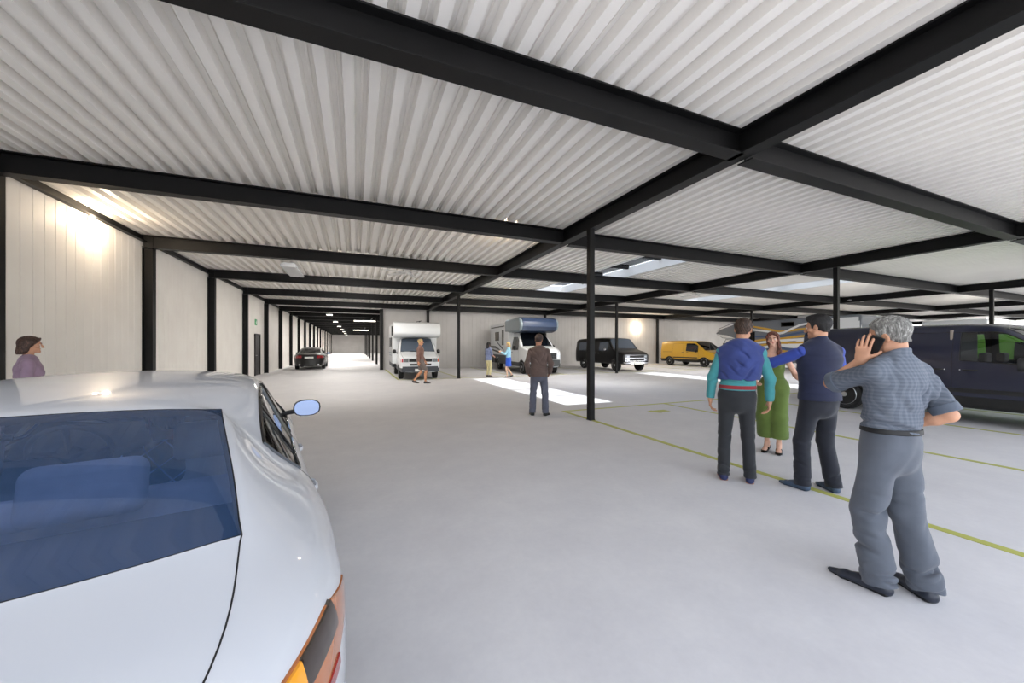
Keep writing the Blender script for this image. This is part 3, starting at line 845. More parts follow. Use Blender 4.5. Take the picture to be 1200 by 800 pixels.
def sedan_interior(root, B):
    FAB = fabric('seat_fabric_grey', (196,201,210), .12, 300); DRK = M('interior_dark', (30,31,35), .7); SHL = M('parcel_shelf', (84,90,104), .85)
    B.part(['body','pillar_r','pillar_l'], 'headlining', M('headlining', (70,72,78), .9), root, off=-.03, flip=True)
    mk('parcel_shelf', MB().prism([(.42,1.03),(1.18,1.0),(1.18,.94),(.42,.97)], 'x', -.66, .66), SHL, root, bevel=.01)
    def cushion(w, h, d, c, tilt=0, name='cushion', par=None, r=.05):
        mb = MB().cbox((0,0,0), (w,d,h))
        o = mk(name, mb, FAB, par, smooth=True, bevel=r, segs=5); o.location = c; o.rotation_euler = (tilt,0,0)
        return o
    rs = thing('rear_bench', None, None, (0,0,0)); rs.parent = root
    cushion(1.24, .62, .16, (0, 1.30, .76), R(-18), 'backrest', rs, .06)
    cushion(1.24, .16, .52, (0, 1.62, .48), R(6), 'seat', rs, .06)
    for x in (-.40, .20):
        cushion(.30, .19, .11, (x, 1.16, 1.135), R(-16), 'head_restraint', rs, .042)
    cushion(.22, .10, .09, (-.02, 1.18, 1.08), R(-16), 'head_restraint', rs, .035)
    for x, nm in ((-.38, 'driver_seat'), (.44, 'passenger_seat')):
        s = thing(nm, None, None, (x, 0, 0)); s.parent = root
        cushion(.50, .66, .16, (0, 1.98, .76), R(-16), 'backrest', s, .06)
        cushion(.50, .17, .52, (0, 2.30, .44), R(5), 'seat', s, .06)
        cushion(.27, .19, .10, (0, 1.86, 1.13), R(-10), 'head_restraint', s, .04)
    mk('dashboard', MB().prism([(3.15,.70),(3.1,.90),(3.2,.97),(3.8,.98),(3.8,.6),(3.3,.6)], 'x', -.74, .74), DRK, root, bevel=.03, smooth=True)
    st = thing('steering_wheel', None, None, (-.38, 2.98, .93)); st.parent = root; st.rotation_euler = (R(-65),0,0)
    n = 28
    rim = [(.185*math.cos(2*PI*k/n), .185*math.sin(2*PI*k/n), 0) for k in range(n+1)]
    mk('rim', MB().tube(rim, .016, 10, caps=False), M('wheel_leather', (52,56,66), .5), st, smooth=True)
    mk('spoke', MB().tube([(-.18,0,0),(0,0,-.03),(.18,0,0)], .017, 8).tube([(0,0,-.03),(0,-.18,0)], .017, 8).ball((0,0,-.02), (.06,.05,.025), 14), DRK, st, smooth=True)
    mk('rear_view_mirror', MB().cbox((0,3.05,1.315),(.24,.03,.065)), M('mirror_silver', (205,212,222), .02, 1), root, bevel=.012)
    for sd in (1,-1): mk('inner_door_trim', MB().box((sd*.73-.03,1.5,.45),(sd*.73+.03,3.5,.95)), DRK, root)
    mk('cabin_floor', MB().box((-.72,1.3,.28),(.72,3.8,.34)), DRK, root)

W_PAINT = paint('white_car_paint', (198,201,207), .8); K_PAINT = paint('black_car_paint', (6,6,8), .2)
RG = glass('rear_glass_blue', (196,208,236), .05, haze=((92,126,176), .20)); SG = glass('side_glass', (218,223,228), .06); DG = glass('grey_car_glass', (120,126,134), .06)
sedan('white_saloon_car', 'white saloon car in the foreground, seen from behind its blue tinted rear window', W_PAINT, (RG, SG), (-.748, .476, 0), .184, .915)
kr, kb = sedan('black_saloon_car', 'small black saloon car far down the aisle, seen from behind', K_PAINT, (DG, DG), (-2.75, 26.5, 0), 0.02, .96, interior=False, red=True)
# ------------------------------------------------------------------ vans; local frame: rear at y=0, nose towards +y, on z=0
def van_body(root, P, pm, gm, side_windows=(), levels=2):
    """P: L length, W half width, H roof height, prof [(y,z)] top profile, belt [(y,z)], RW/FW axles, WR wheel radius, sill z, tumble"""
    L, W, H = P['L'], P['W'], P['H']; RW, FW, AR = P['RW'], P['FW'], P['WR']+.07
    cowl, wtop = P['cowl'], P['wtop']             # y of windscreen base / top
    def arch(y):
        for c in (RW, FW):
            d = abs(y-c)
            if d < AR: return math.sqrt(AR*AR-d*d)*.98 + P['WR']*.75
        return None
    ys = {0, .05, .25, L, L-.05, L-.2, cowl, wtop, wtop-.15, (cowl+wtop)/2}
    for c in (RW, FW): ys |= {c-AR-.04, c-AR*.85, c-AR*.5, c, c+AR*.5, c+AR*.85, c+AR+.04}
    for nm, a, b in side_windows: ys |= {a, b}
    for y in P.get('splits', ()): ys.add(y)
    ys = sorted(y for y in ys if 0 <= y <= L)
    out = [ys[0]]
    keep = {0, L, cowl, wtop} | {q for w_ in side_windows for q in w_[1:]} | set(P.get('splits', ()))
    for y in ys[1:]:
        if y - out[-1] < .045:
            if y in keep and out[-1] not in keep: out[-1] = y
            elif y in keep: out.append(y)
            continue
        out.append(y)
    ys = out
    rings = []
    for y in ys:
        zt = K(P['prof'], y); zb = K(P['belt'], y); zw = min(P['wintop'], zt-.07)
        zb = min(zb, zt-.10); zw = max(zw, zb+.02)
        a = arch(y); s0 = max(P['sill'], a or 0); s1 = max(P['sill']+.2, (a or 0)+.04)
        hw = W*K(P.get('plan', [(0,.975),(.3,1),(L-.5,1),(L,.93)]), y)
        f = (zt-zb)/(H-zb) if H > zb else 1; f = max(0, min(1, f))
        tum = P.get('tum', .10)
        x5 = hw - tum*f*.75*(zw-zb)/max(.05, P['wintop']-zb) - .01; x6 = hw - tum*f - .05 - .03*(1-f); x6 = min(x6, x5-.02)
        m = max(s1+.04, (s1+zb)/2)
        pts = [(0, s0), (hw-.05, s0), (hw-.01, s1), (hw, m), (hw-.012, max(zb, m+.05)), (x5, max(zw, m+.08)), (x6, max(zt-.012, m+.10)), (x6*.55, zt+.018*f), (0, zt+.028*f)]
        nose = P.get('bow', .10)
        b = lambda x: (nose*(1-(x/W)**2)*max(0, min(1, (y-P['wtop'])/(L-P['wtop'])))) - .03*(1-(x/W)**2)*max(0, 1-y/.3)
        rings.append([(x, y+b(x), z) for x, z in pts])
    def tagf(i, j, sd):
        y = (ys[i]+ys[i+1])/2
        if j == 0: return 'under'
        if j >= 6 and min(cowl,wtop) < y < max(cowl,wtop): return 'windscreen'
        if j == 4:
            for nm, a, b in side_windows:
                if a < y < b and not (nm == 'left_window' and sd > 0): return nm + ('_r' if sd > 0 else '_l')
        if P.get('skirt') and j in P['skirt'] and 0 < y: return 'skirt'
        if j > 0:
            for nm, a, b, js in P.get('doors', ()):
                if a < y < b and j in js: return nm + ('_r' if sd > 0 else '_l')
        if y > cowl and j >= 6: return 'bonnet'
        return 'body'
    def crease(a, b):
        (i0, j0), (i1, j1) = a, b
        if j0 == j1 and i0 != i1:
            if j0 == 1: return .7
            if j0 in (4,5): return P.get('wc', .6)
            if j0 == 6: return P.get('rc', .35)
        if i0 == i1:
            y = ys[i0]
            if y in (cowl, wtop) and min(j0,j1) >= 6: return .55
            if min(j0,j1) == 4 and any(abs(y-q) < 1e-6 for w_ in side_windows for q in w_[1:]): return P.get('wc', .6)
            if i0 in (0, len(ys)-1): return P.get('ec', .3)
        return 0
    cap = lambda e, j, sd: ('rear_end' if e == 0 else 'front_end')
    B = Body(rings, tagf, (-.03, P.get('bow', .10)), levels, crease, cap)
    body = B.part(['body','rear_end','front_end'], 'body', pm, root)
    B.part('under', 'underbody', BLK, root)
    if 'skirt' in B.tags: B.part('skirt', 'side_skirt', P.get('skirtmat', BLK), root)
    B.part('bonnet', 'bonnet', pm, root)
    B.part('windscreen', 'windscreen', gm, root)
    for nm, a, b in side_windows:
        for s_ in 'rl':
            B.part(nm+'_'+s_, 'side_window', P.get('sidegl', gm), root)
    dn = []
    for nm, a, b, js in P.get('doors', ()):
        for s_ in 'rl':
            o = B.part(nm+'_'+s_, nm, pm, root)
            if o is None: continue
            dn.append(nm+'_'+s_)
            if nm in P.get('handles', {}):
                hy, hz = P['handles'][nm]
                handle(o, B, hy, hz, W+.4, .2, P.get('handlemat', BLK), 1 if s_ == 'r' else -1)
    pr = [(a, b) for a in dn for b in dn+['body','skirt','under'] if a != b] + [('bonnet','body'),('bonnet','front_end')]
    B.seams('panel_seam', pr, SEAMM, root, .005, -.002)
    ws = [('windscreen','body'),('windscreen','bonnet')]
    for nm, a, b in side_windows:
        for s_ in 'rl': ws += [(nm+'_'+s_, t) for t in ['body']+dn]
    B.seams('window_seal', ws, BLK, root, .009, -.001)
    for sd in (1, -1):
        for wy in (RW, FW): wheel(root, sd*(W-.13), wy, P['WR'], .22, 5, P.get('rim', RIM), P.get('wk', 'spoke'), P.get('rf', .66))
    return B

def lamp_patch(root, B, name, u0, u1, w0, w1, L, mat, off=.006, thick=.02, nu=5, nw=3, parent=None, shape=None):
    return mk(name, B.rect(u0, u1, w0, w1, '+y', L+2, off, thick, nu, nw, shape), mat, parent or root, smooth=True)

HL = M('headlamp_clear', (196,202,208), .05, .35, coat=1); ORL = M('indicator_orange', (214,92,40), .2); RDL = M('tail_red', (140,16,20), .2)
GL_D = M('dark_glass', (14,17,22), .03, spec=.7); GL_B = M('blue_grey_glass', (74,84,98), .04, spec=.8)

# ---- modern panel van (yellow, lime and navy ones)
def panel_van(name, label, loc, rz, pm, scale=1, gm=GL_D, sidegl=None, rim=RIM, w0=2.52, bz=1.10, wt=1.70, far_window=False):
    root = thing(name, label, 'van', loc, rz); root.scale = (scale,)*3
    P = dict(L=4.98, W=.97, H=1.93, RW=.93, FW=4.08, WR=.345, cowl=4.12, wtop=3.28, wintop=wt, sill=.30, tum=.15, bow=.16,
        prof=[(0,1.86),(.15,1.91),(1.2,1.93),(2.8,1.91),(3.13,1.88),(3.28,1.83),(3.7,1.52),(4.12,1.20),(4.6,1.06),(4.85,.93),(4.98,.80)],
        belt=[(0,bz+.03),(2.4,bz+.03),(3.0,bz),(4.0,bz-.07),(4.6,.92),(4.98,.70)], plan=[(0,.95),(.12,.99),(.5,1),(4.2,1),(4.7,.95),(4.98,.80)],
        splits=(1.25, w0-.10, w0-.02, 3.62), doors=(('sliding_door',1.25,w0-.10,(2,3,4)),('front_door',w0-.10,3.62,(2,3,4))),
        handles={'sliding_door': (w0-.30,1.03), 'front_door': (w0+.14,1.03)}, skirt=(1,), skirtmat=BLK, rim=rim, handlemat=BLK, sidegl=sidegl or gm, rf=.70)
    B = van_body(root, P, pm, gm, (('front_window', w0, 3.60),) + ((('left_window', 1.40, w0-.14),) if far_window else ()))
    L = 4.98
    lamp_patch(root, B, 'front_bumper', -.80, .80, .30, .56, L, BLK, .02, .03, 12, 3)
    g = lamp_patch(root, B, 'grille', -.44, .44, .60, .78, L, BLK, .012, .02, 8, 3)
    mk('grille_bar', B.rect(-.42, .42, .68, .70, '+y', 7, .022, .012, 8, 1), CHR, g)
    for sd in (1, -1):
        lamp_patch(root, B, 'head_lamp', sd*.50, sd*.84, .68, .92, L, HL, .010, .02, 5, 4, shape=lambda a, b, sd=sd: (sd*(.48+.36*a), .68+.08*a+(.13+.04*a)*b))
        mk('tail_lamp', B.rect(sd*.80, sd*.92, .82, 1.35, '-y', -2, .008, .02, 2, 6), RDL, root, smooth=True)
        mirror(root, .985, 3.52, 1.16, BLK, .22, .24, sd, 1, .05)
        mk('side_moulding', B.rect(1.30, 3.55, .60, .68, '+x' if sd > 0 else '-x', sd*2, .012, .016, 12, 1), BLK, root)
        mk('door_rail', B.rect(.25, 1.22, 1.04, 1.07, '+x' if sd > 0 else '-x', sd*2, .004, .01, 6, 1), BLK, root)
    mk('wiper', MB().tube([(-.1,4.16,1.23),(.55,3.98,1.33)], .01, 6).tube([(-.6,4.16,1.22),(.0,4.0,1.33)], .01, 6), BLK, root)
    plate(root, (0, L+.19, .44), (0, PI), '')
    mk('rear_bumper', B.rect(-.9, .9, .34, .52, '-y', -2, .04, .05, 10, 2), BLK, root)
    mk('rear_door_gap', B.rect(-.006, .006, .52, 1.8, '-y', -2, .004, .006, 1, 6), SEAMM, root)
    return root, B
Y_PAINT = paint('yellow_van_paint', (190,146,18)); N_PAINT = paint('navy_van_paint', (11,19,46), .7); G_PAINT = paint('lime_van_paint', (160,226,84))
panel_van('yellow_panel_van', 'yellow panel van parked against the grey back wall', (23.93, 23.18, 0), PI, Y_PAINT)
panel_van('lime_panel_van', 'lime green van seen only through the window of the navy van', (15.0, 5.75, 0), PI, G_PAINT, .93)
NG = glass('navy_van_glass', (190,198,204), .05)
nv, nB = panel_van('navy_panel_van', 'large navy blue van parked at the right behind the man on the phone', (11.66, 5.98, 0), PI, N_PAINT, 1.0, NG, NG, RIM, 2.76, 1.19, 1.76, True)
FABB = fabric('brown_seat_cover', (98,88,82), .1, 200)
nB.part(['body','sliding_door_r','sliding_door_l'], 'cabin_lining', M('cabin_lining_grey', (50,50,54), .9), nv, off=-.03, flip=True)
mk('bulkhead', MB().box((-.25,2.62,.35),(.88,2.66,1.80)), M('bulkhead_grey', (150,138,128), .8), nv, bevel=.01)
for sx in (-.42, .42):
    s = thing('cab_seat', None, None, (sx, 2.95, .36)); s.parent = nv
    mk('backrest', MB().cbox((0,0,.42),(.52,.17,.74)), FABB, s, smooth=True, bevel=.06, segs=4)
    mk('seat', MB().cbox((0,.28,.05),(.52,.5,.17)), FABB, s, smooth=True, bevel=.05, segs=4)
    mk('head_restraint', MB().cbox((0,-.01,.90),(.28,.11,.19)), FABB, s, smooth=True, bevel=.04, segs=4)
mk('dashboard', MB().prism([(3.62,.75),(3.6,1.0),(3.75,1.06),(4.1,1.06),(4.1,.7)], 'x', -.85, .85), BLK, nv, bevel=.03, smooth=True)
for sd in (1,-1):
    for yy in (2.58, 2.78): mk('lock_cap', MB().ball((sd*.985, yy, 1.03), .014, 10), CHR, nv, smooth=True)

# ---- older black van with a flat chrome front
def old_van(loc, rz, label):
    root = thing('black_panel_van', label, 'van', loc, rz)
    P = dict(L=5.05, W=1.0, H=2.02, RW=.95, FW=4.32, WR=.365, cowl=4.10, wtop=3.62, wintop=1.78, sill=.42, tum=.16, bow=.09, wc=.75, rc=.3,
        prof=[(0,1.93),(.15,1.99),(1.2,2.02),(3.2,2.02),(3.5,1.99),(3.62,1.95),(4.10,1.34),(4.4,1.24),(4.85,1.14),(5.05,1.02)],
        belt=[(0,1.20),(4.0,1.20),(4.5,1.08),(5.05,.92)], plan=[(0,.95),(.2,1),(4.6,1),(5.05,.95)], splits=(1.5,2.55,3.9),
        doors=(('side_door',1.5,2.55,(2,3,4)),('front_door',2.55,3.9,(2,3,4))), handles={'side_door': (2.4,1.05), 'front_door': (2.72,1.05)}, handlemat=CHR,
        rim=M('polished_rim', (214,216,218), .18, .9), rf=.68, wk='disc', sidegl=GL_B)
    B = van_body(root, P, K_PAINT, GL_B, (('front_window', 2.72, 3.66), ('rear_window', .45, 1.35)))
    L = 5.05
    fr = lamp_patch(root, B, 'grille_frame', -.80, .80, .60, .98, L, CHR, .014, .02, 12, 4)
    for w0, w1 in ((.63,.77), (.81,.95)):
        mk('grille_slot', B.rect(-.77, .77, w0, w1, '+y', 8, .024, .014, 12, 2), BLK, fr)
        for sd in (1, -1): mk('head_lamp', B.rect(sd*.54, sd*.74, w0+.015, w1-.015, '+y', 8, .032, .014, 3, 2), HL, fr)
    mk('chrome_bumper', B.rect(-.93, .93, .38, .54, '+y', 8, .07, .09, 14, 4), CHR, root, smooth=True)
    mk('rear_bumper', B.rect(-.93, .93, .42, .56, '-y', -2, .07, .08, 14, 3), CHR, root, smooth=True)
    for sd in (1, -1):
        mirror(root, 1.0, 3.56, 1.30, CHR, .2, .17, sd, 1, .06)
        mk('tail_lamp', B.rect(sd*.84, sd*.92, .80, 1.1, '-y', -2, .01, .02, 2, 3), RDL, root)
    plate(root, (0, L+.18, .46), (0, PI), '')
    return root
old_van((15.22, 22.3, 0), PI, 'old black van with a chrome bumper parked before the grey back wall')

# ---- cab with bonnet for the two camper conversions
def extrude_box(poly, x0, x1): return MB().prism(poly, 'x', x0, x1)
WB = paint('white_camper_paint', (226,229,232), .6, .35)
def white_camper(loc, rz):
    root = thing('white_camper_van', 'white camper van with a box over the cab, parked facing the aisle', 'camper van', loc, rz)
    P = dict(L=5.3, W=.90, H=1.92, RW=1.25, FW=4.35, WR=.33, cowl=4.32, wtop=3.62, wintop=1.74, sill=.34, tum=.16, bow=.12,
        prof=[(0,1.85),(.15,1.9),(3.45,1.9),(3.62,1.86),(4.32,1.24),(4.8,1.12),(5.2,1.02),(5.3,.96)],
        belt=[(0,1.12),(4.2,1.12),(4.8,1.02),(5.3,.86)], plan=[(0,.98),(4.6,1),(5.1,.97),(5.3,.92)], splits=(2.75, 4.0),
        doors=(('front_door',2.75,4.0,(2,3,4)),), handles={'front_door': (2.95,.98)}, skirt=(1,), skirtmat=GREYPL, rim=M('steel_rim', (120,122,126), .4, .6), wk='disc')
    B = van_body(root, P, WB, GL_B, (('front_window', 2.86, 3.92),))
    L = 5.3
    lamp_patch(root, B, 'front_bumper', -.88, .88, .30, .60, L, GREYPL, .06, .08, 14, 4)
    g = lamp_patch(root, B, 'grille', -.50, .50, .80, .93, L, BLK, .012, .02, 8, 2)
    lamp_patch(root, B, 'lower_intake', -.46, .46, .64, .72, L, BLK, .012, .02, 8, 2)
    mk('bonnet_badge', B.rect(-.05, .05, .83, .90, '+y', 8, .02, .012, 2, 2), CHR, g)
    for sd in (1, -1):
        lamp_patch(root, B, 'head_lamp', sd*.52, sd*.74, .79, .94, L, M('headlamp_grey', (132,136,138), .1, .3, coat=1), .014, .02, 4, 3)
        lamp_patch(root, B, 'indicator', sd*.75, sd*.88, .79, .94, L, ORL if sd < 0 else M('indicator_red', (196,40,52), .25), .014, .02, 3, 3)
        mirror(root, .94, 3.86, 1.24, BLK, .17, .2, sd, 1, .05)
    mk('bonnet_vent', MB().box((-.02,4.36,1.245),(.38,4.46,1.262), Matrix.Rotation(0, 4, 'X')), BLK, root)
    plate(root, (0, L+.20, .45), (0, PI), '')
    # living box with the overcab
    bx = extrude_box([(-.35,.62),(3.05,.62),(3.05,1.95),(3.5,1.90),(4.05,1.93),(4.22,2.05),(4.24,2.35),(4.1,2.56),(3.8,2.64),(-.2,2.66),(-.33,2.6)], -1.08, 1.08)
    b = mk('living_box', bx, WB, root, bevel=.07, segs=4, smooth=True)
    for sd in (1, -1):
        for (y0, y1, z0, z1) in ((.5,1.2,1.45,1.95), (1.9,2.5,1.45,1.95), (3.3,3.7,2.12,2.42)):
            f = mk('box_window', MB().box((sd*1.075-.02, y0, z0), (sd*1.075+.02, y1, z1)), BLK, b, bevel=.012)
            mk('pane', MB().box((sd*1.08-.02, y0+.05, z0+.05), (sd*1.08+.022, y1-.05, z1-.05)), GL_D, f)
        mk('side_stripe', MB().box((sd*1.08-.006,-.2,1.12),(sd*1.08+.006,2.9,1.18)).box((sd*1.08-.006,.2,1.0),(sd*1.08+.006,2.6,1.05)), M('stripe_grey', (96,104,116), .5), b)
        mk('awning_bracket', MB().box((sd*1.1-.03,3.28,2.0),(sd*1.1+.03,3.36,2.45)), BLK, b, bevel=.01)
    mk('box_skirt', MB().box((-1.06,-.33,.45),(1.06,2.7,.64)), GREYPL, root, bevel=.02)
    mk('roof_aerial', MB().tube([(-.25,2.6,2.62),(-.25,2.6,2.72),(-.36,2.7,2.78)], .012, 6).tube([(-.36,2.7,2.78),(-.1,2.75,2.72)], .018, 6), BLK, b)
    return root
white_camper((2.80, 21.9, 0), PI - .035)

def motorhome(loc, rz):
    root = thing('overcab_motorhome', 'white and blue motorhome with a big blue overcab, parked by the back wall', 'motorhome', loc, rz)
    MG = M('motorhome_grey', (70,72,74), .55)
    P = dict(L=6.5, W=1.0, H=2.30, RW=1.15, FW=5.55, WR=.37, cowl=5.42, wtop=4.62, wintop=2.02, sill=.38, tum=.2, bow=.16,
        prof=[(0,2.2),(4.4,2.3),(4.62,2.25),(5.42,1.50),(5.9,1.42),(6.3,1.30),(6.5,1.14)],
        belt=[(0,1.28),(5.0,1.28),(5.5,1.22),(6.0,1.14),(6.5,.98)], plan=[(0,1),(5.8,1),(6.2,.96),(6.5,.86)], splits=(3.7, 5.05),
        doors=(('front_door',3.7,5.05,(2,3,4)),), handles={'front_door': (3.95,1.15)}, skirt=(1,), skirtmat=MG, rim=RIM)
    B = van_body(root, P, WB, GL_D, (('front_window', 3.85, 5.0),))
    L = 6.5
    lamp_patch(root, B, 'front_bumper', -.92, .92, .34, .78, L, MG, .05, .07, 14, 4)
    g = lamp_patch(root, B, 'grille', -.60, .60, .80, 1.12, L, BLK, .014, .02, 8, 4)
    for z in (.86,.94,1.02): mk('grille_bar', B.rect(-.52, .52, z, z+.02, '+y', 9, .024, .012, 8, 1), GREYPL, g)
    ring = MB(); n = 24      # round star emblem on the grille
    p, _ = B.hit((0, 9, .96), (0,-1,0))
    ring.tube([(.1*math.cos(2*PI*k/n), p.y+.03, .92+.1*math.sin(2*PI*k/n)) for k in range(n+1)], .009, 6, caps=False)
    for k in range(3):
        a = PI/2 + 2*PI*k/3
        ring.tube([(0,p.y+.03,.96),(.098*math.cos(a),p.y+.03,.96+.098*math.sin(a))], [.014,.004], 6)
    mk('grille_emblem', ring, CHR, g, smooth=True)
    for sd in (1, -1):
        lamp_patch(root, B, 'head_lamp', sd*.58, sd*.88, .88, 1.10, L, HL, .012, .02, 4, 4, shape=lambda a, b, sd=sd: (sd*(.62+.26*a), .93+.05*a+(.12+.02*a)*b))
        mirror(root, 1.06, 4.92, 1.42, BLK, .19, .3, sd, 1, .06)
    mk('bonnet_vent', MB().box((-.62,5.5,1.45),(-.2,5.58,1.472)), BLK, root)
    plate(root, (0, L+.21, .5), (0, PI), '')
    # living box
    lw = mk('living_box', extrude_box([(-.3,.95),(3.6,.95),(3.6,2.86),(-.25,2.86),(-.3,2.8)], -1.12, 1.12), WB, root, bevel=.05, segs=3, smooth=True)
    mk('box_skirt', extrude_box([(-.3,.42),(.70,.42),(.74,.80),(1.56,.80),(1.6,.42),(3.6,.42),(3.6,.96),(-.3,.96)], -1.10, 1.10), MG, root, bevel=.02)
    # overcab pod: half-round nose, grey cheeks and a blue skin
    prof = [(3.0,2.30),(5.2,2.26),(5.62,2.34),(5.80,2.55),(5.78,2.80),(5.62,2.98),(5.2,3.07),(3.0,3.04)]
    pod = mk('overcab_pod', extrude_box(prof, -1.14, 1.14), M('pod_grey', (128,142,150), .35, coat=.6), root, bevel=.16, segs=5, smooth=True)
    big = [(3.9,2.272),(5.2,2.242),(5.635,2.325),(5.825,2.545),(5.805,2.81),(5.635,2.998),(5.205,3.09),(3.9,3.07)]
    mk('blue_nose_panel', extrude_box(big, -1.0, 1.0), M('pod_blue', (38,54,82), .4, coat=.3), pod, bevel=.03, segs=3, smooth=True)
    for sd in (1, -1):
        for (y0, y1, z0, z1, c) in ((.9,1.75,1.85,2.4,(96,82,62)), (2.4,2.75,1.55,2.5,(60,50,42))):
            f = mk('box_window', MB().box((sd*1.12-.02, y0, z0), (sd*1.12+.02, y1, z1)), BLK, lw, bevel=.012)
            mk('pane', MB().box((sd*1.125-.02, y0+.05, z0+.05), (sd*1.125+.022, y1-.05, z1-.05)), M('bronze_glass', (70,60,46), .06), f)
        mk('roof_stripe', MB().box((sd*1.12-.006,-.1,2.68),(sd*1.12+.008,2.9,2.74)), BLK, lw)
        for k, (pts, m_) in enumerate((([(-.2,1.52),(1.0,1.50),(2.0,1.28),(2.0,1.20),(.9,1.36),(-.2,1.40)], M('decal_grey', (80,82,86), .5)),
                         ([(.2,1.30),(1.7,1.18),(2.3,1.02),(1.6,1.08),(.2,1.22)], BLK), ([(1.1,1.80),(1.3,1.80),(2.6,1.36),(2.9,1.22),(2.5,1.30)], M('decal_navy', (44,50,66), .5)))):
            mk('side_decal', MB().prism(pts, 'x', sd*1.12-.004, sd*1.12+.006+.001*k), m_, lw)
        mk('roof_gutter', MB().box((sd*1.1-.03,-.25,2.84),(sd*1.1+.03,3.3,2.90)), WB, lw, bevel=.015)
    return root
motorhome((9.60, 23.6, 0), PI - .075)

# ---- long coach-built motorhome with swooshes, standing across the third girder row
def striped_rv(loc, rz):
    root = thing('striped_motorhome', 'long grey motorhome with white and gold swooshes, behind the group of people', 'motorhome', loc, rz)
    GR = paint('coach_grey', (112,118,128), .6, .35)
    side = [(0,.42),(.9,.42),(1.0,.85),(1.9,.85),(2.0,.42),(6.0,.42),(6.1,.80),(7.0,.80),(7.1,.42),(7.9,.5),(8.0,1.15),(7.75,1.25),(7.2,1.98),(8.4,2.10),(8.95,2.45),(8.7,2.85),(7.6,3.22),(.2,3.26),(0,3.18)]
    b = mk('body', extrude_box(side, -1.22, 1.22), GR, root, bevel=.06, segs=3, smooth=True)
    wsd = mk('windscreen', MB().slab([[(-1.05,7.80,1.27),(1.05,7.80,1.27)],[(-1.0,7.27,1.95),(1.0,7.27,1.95)]], (0,.02,.014)), GL_D, b)
    for sd in (1, -1):
        X = sd*1.22
        def rib(pts, w, m_, k=0):
            """curved ribbon lying on the flank"""
            n = len(pts); t = [i/(n-1) for i in range(n)]
            A = []; Bq = []
            for i in range(24):
                u = i/23
                y = np.interp(u, t, [p[0] for p in pts]); z = np.interp(u, t, [p[1] for p in pts])
                z = z + .0; ww = w*(.25+1.2*math.sin(PI*min(1, u*1.05))**.7)
                A.append((X+sd*(.006+.001*k), y, z-ww/2)); Bq.append((X+sd*(.006+.001*k), y, z+ww/2))
            mk('side_swoosh', MB().slab([A, Bq], (-sd*.008, 0, 0)), m_, b)
        WS = M('swoosh_white', (232,234,238), .4); GS = M('swoosh_gold', (206,160,60), .4); BS = M('swoosh_blue', (72,92,128), .4)
        mk('white_band', MB().prism([(.1,.9),(2.4,.9),(4.2,1.5),(2.2,2.2),(.1,2.9)], 'x', X-.004*sd, X+.004*sd), WS, b)
        sm = lambda z0, z1, z2: [(7.4,z0),(6.2,z0-.06),(5.2,(z0+z1)/2),(4.2,z1),(3,z2-.1),(1.6,z2),(.2,z2+.05)]
        for k, (z0, z1, z2, w_, m_) in enumerate(((2.95,2.42,2.66,.10,GS),(2.72,2.30,2.95,.10,WS),(2.2,2.12,2.45,.09,BS),(1.9,1.98,2.22,.10,GS),(1.7,1.86,2.02,.11,WS),(1.5,1.72,1.82,.10,GS),(1.3,1.56,1.62,.12,WS),(1.1,1.36,1.36,.10,BS),(.95,1.2,1.12,.09,GS))):
            rib(sm(z0, z1, z2), w_, m_, k)
        mk('nose_white', MB().prism([(7.3,2.04),(8.35,2.14),(8.85,2.42),(8.0,2.3)], 'x', X-.004*sd, X+.006*sd), WS, b)
        mk('nose_cap_edge', MB().prism([(7.5,3.17),(8.66,2.80),(8.86,2.52),(8.5,2.76),(7.5,3.05)], 'x', X-.004*sd, X+.006*sd), WS, b)
        for (y0,y1,z0,z1) in ((5.9,6.7,1.85,2.5),(3.4,4.2,2.75,3.05)):
            f = mk('box_window', MB().box((X-.02,y0,z0),(X+.022,y1,z1)), BLK, b, bevel=.012)
            mk('pane', MB().box((X-.02,y0+.05,z0+.05),(X+.026,y1-.05,z1-.05)), GL_D, f)
        f = mk('slide_out_frame', MB().box((X-.02,.15,2.30),(X+.05,2.0,3.12)), WS, b, bevel=.02)
        mk('slide_out_window', MB().box((X,.28,2.50),(X+.06,1.9,2.97)), GL_D, f, bevel=.01)
        mk('mirror_arm', MB().tube([(sd*1.2,7.5,1.95),(sd*1.42,7.95,2.0),(sd*1.48,8.05,1.7),(sd*1.47,8.05,1.3)], .022, 8).cbox((sd*1.47,8.05,1.55),(.16,.07,.36)), BLK, b, smooth=True)
        for wy in (1.45, 6.55): wheel(root, sd*1.07, wy, .42, .25, 5, RIM, 'disc')
        mk('head_lamp', MB().box((sd*.7-.2,7.93,.78),(sd*.7+.2,8.0,.98)), HL, root, bevel=.02)
    mk('front_bumper', MB().box((-1.2,7.85,.42),(1.2,8.06,.66)), GREYPL, root, bevel=.05, smooth=True)
    mk('roof_cooler', MB().cbox((0,3.2,3.36),(.8,1.0,.22)), M('swoosh_white', (232,234,238), .4), b, bevel=.06, smooth=True)
    return root
striped_rv((26.75, 11.2, 0), 0)

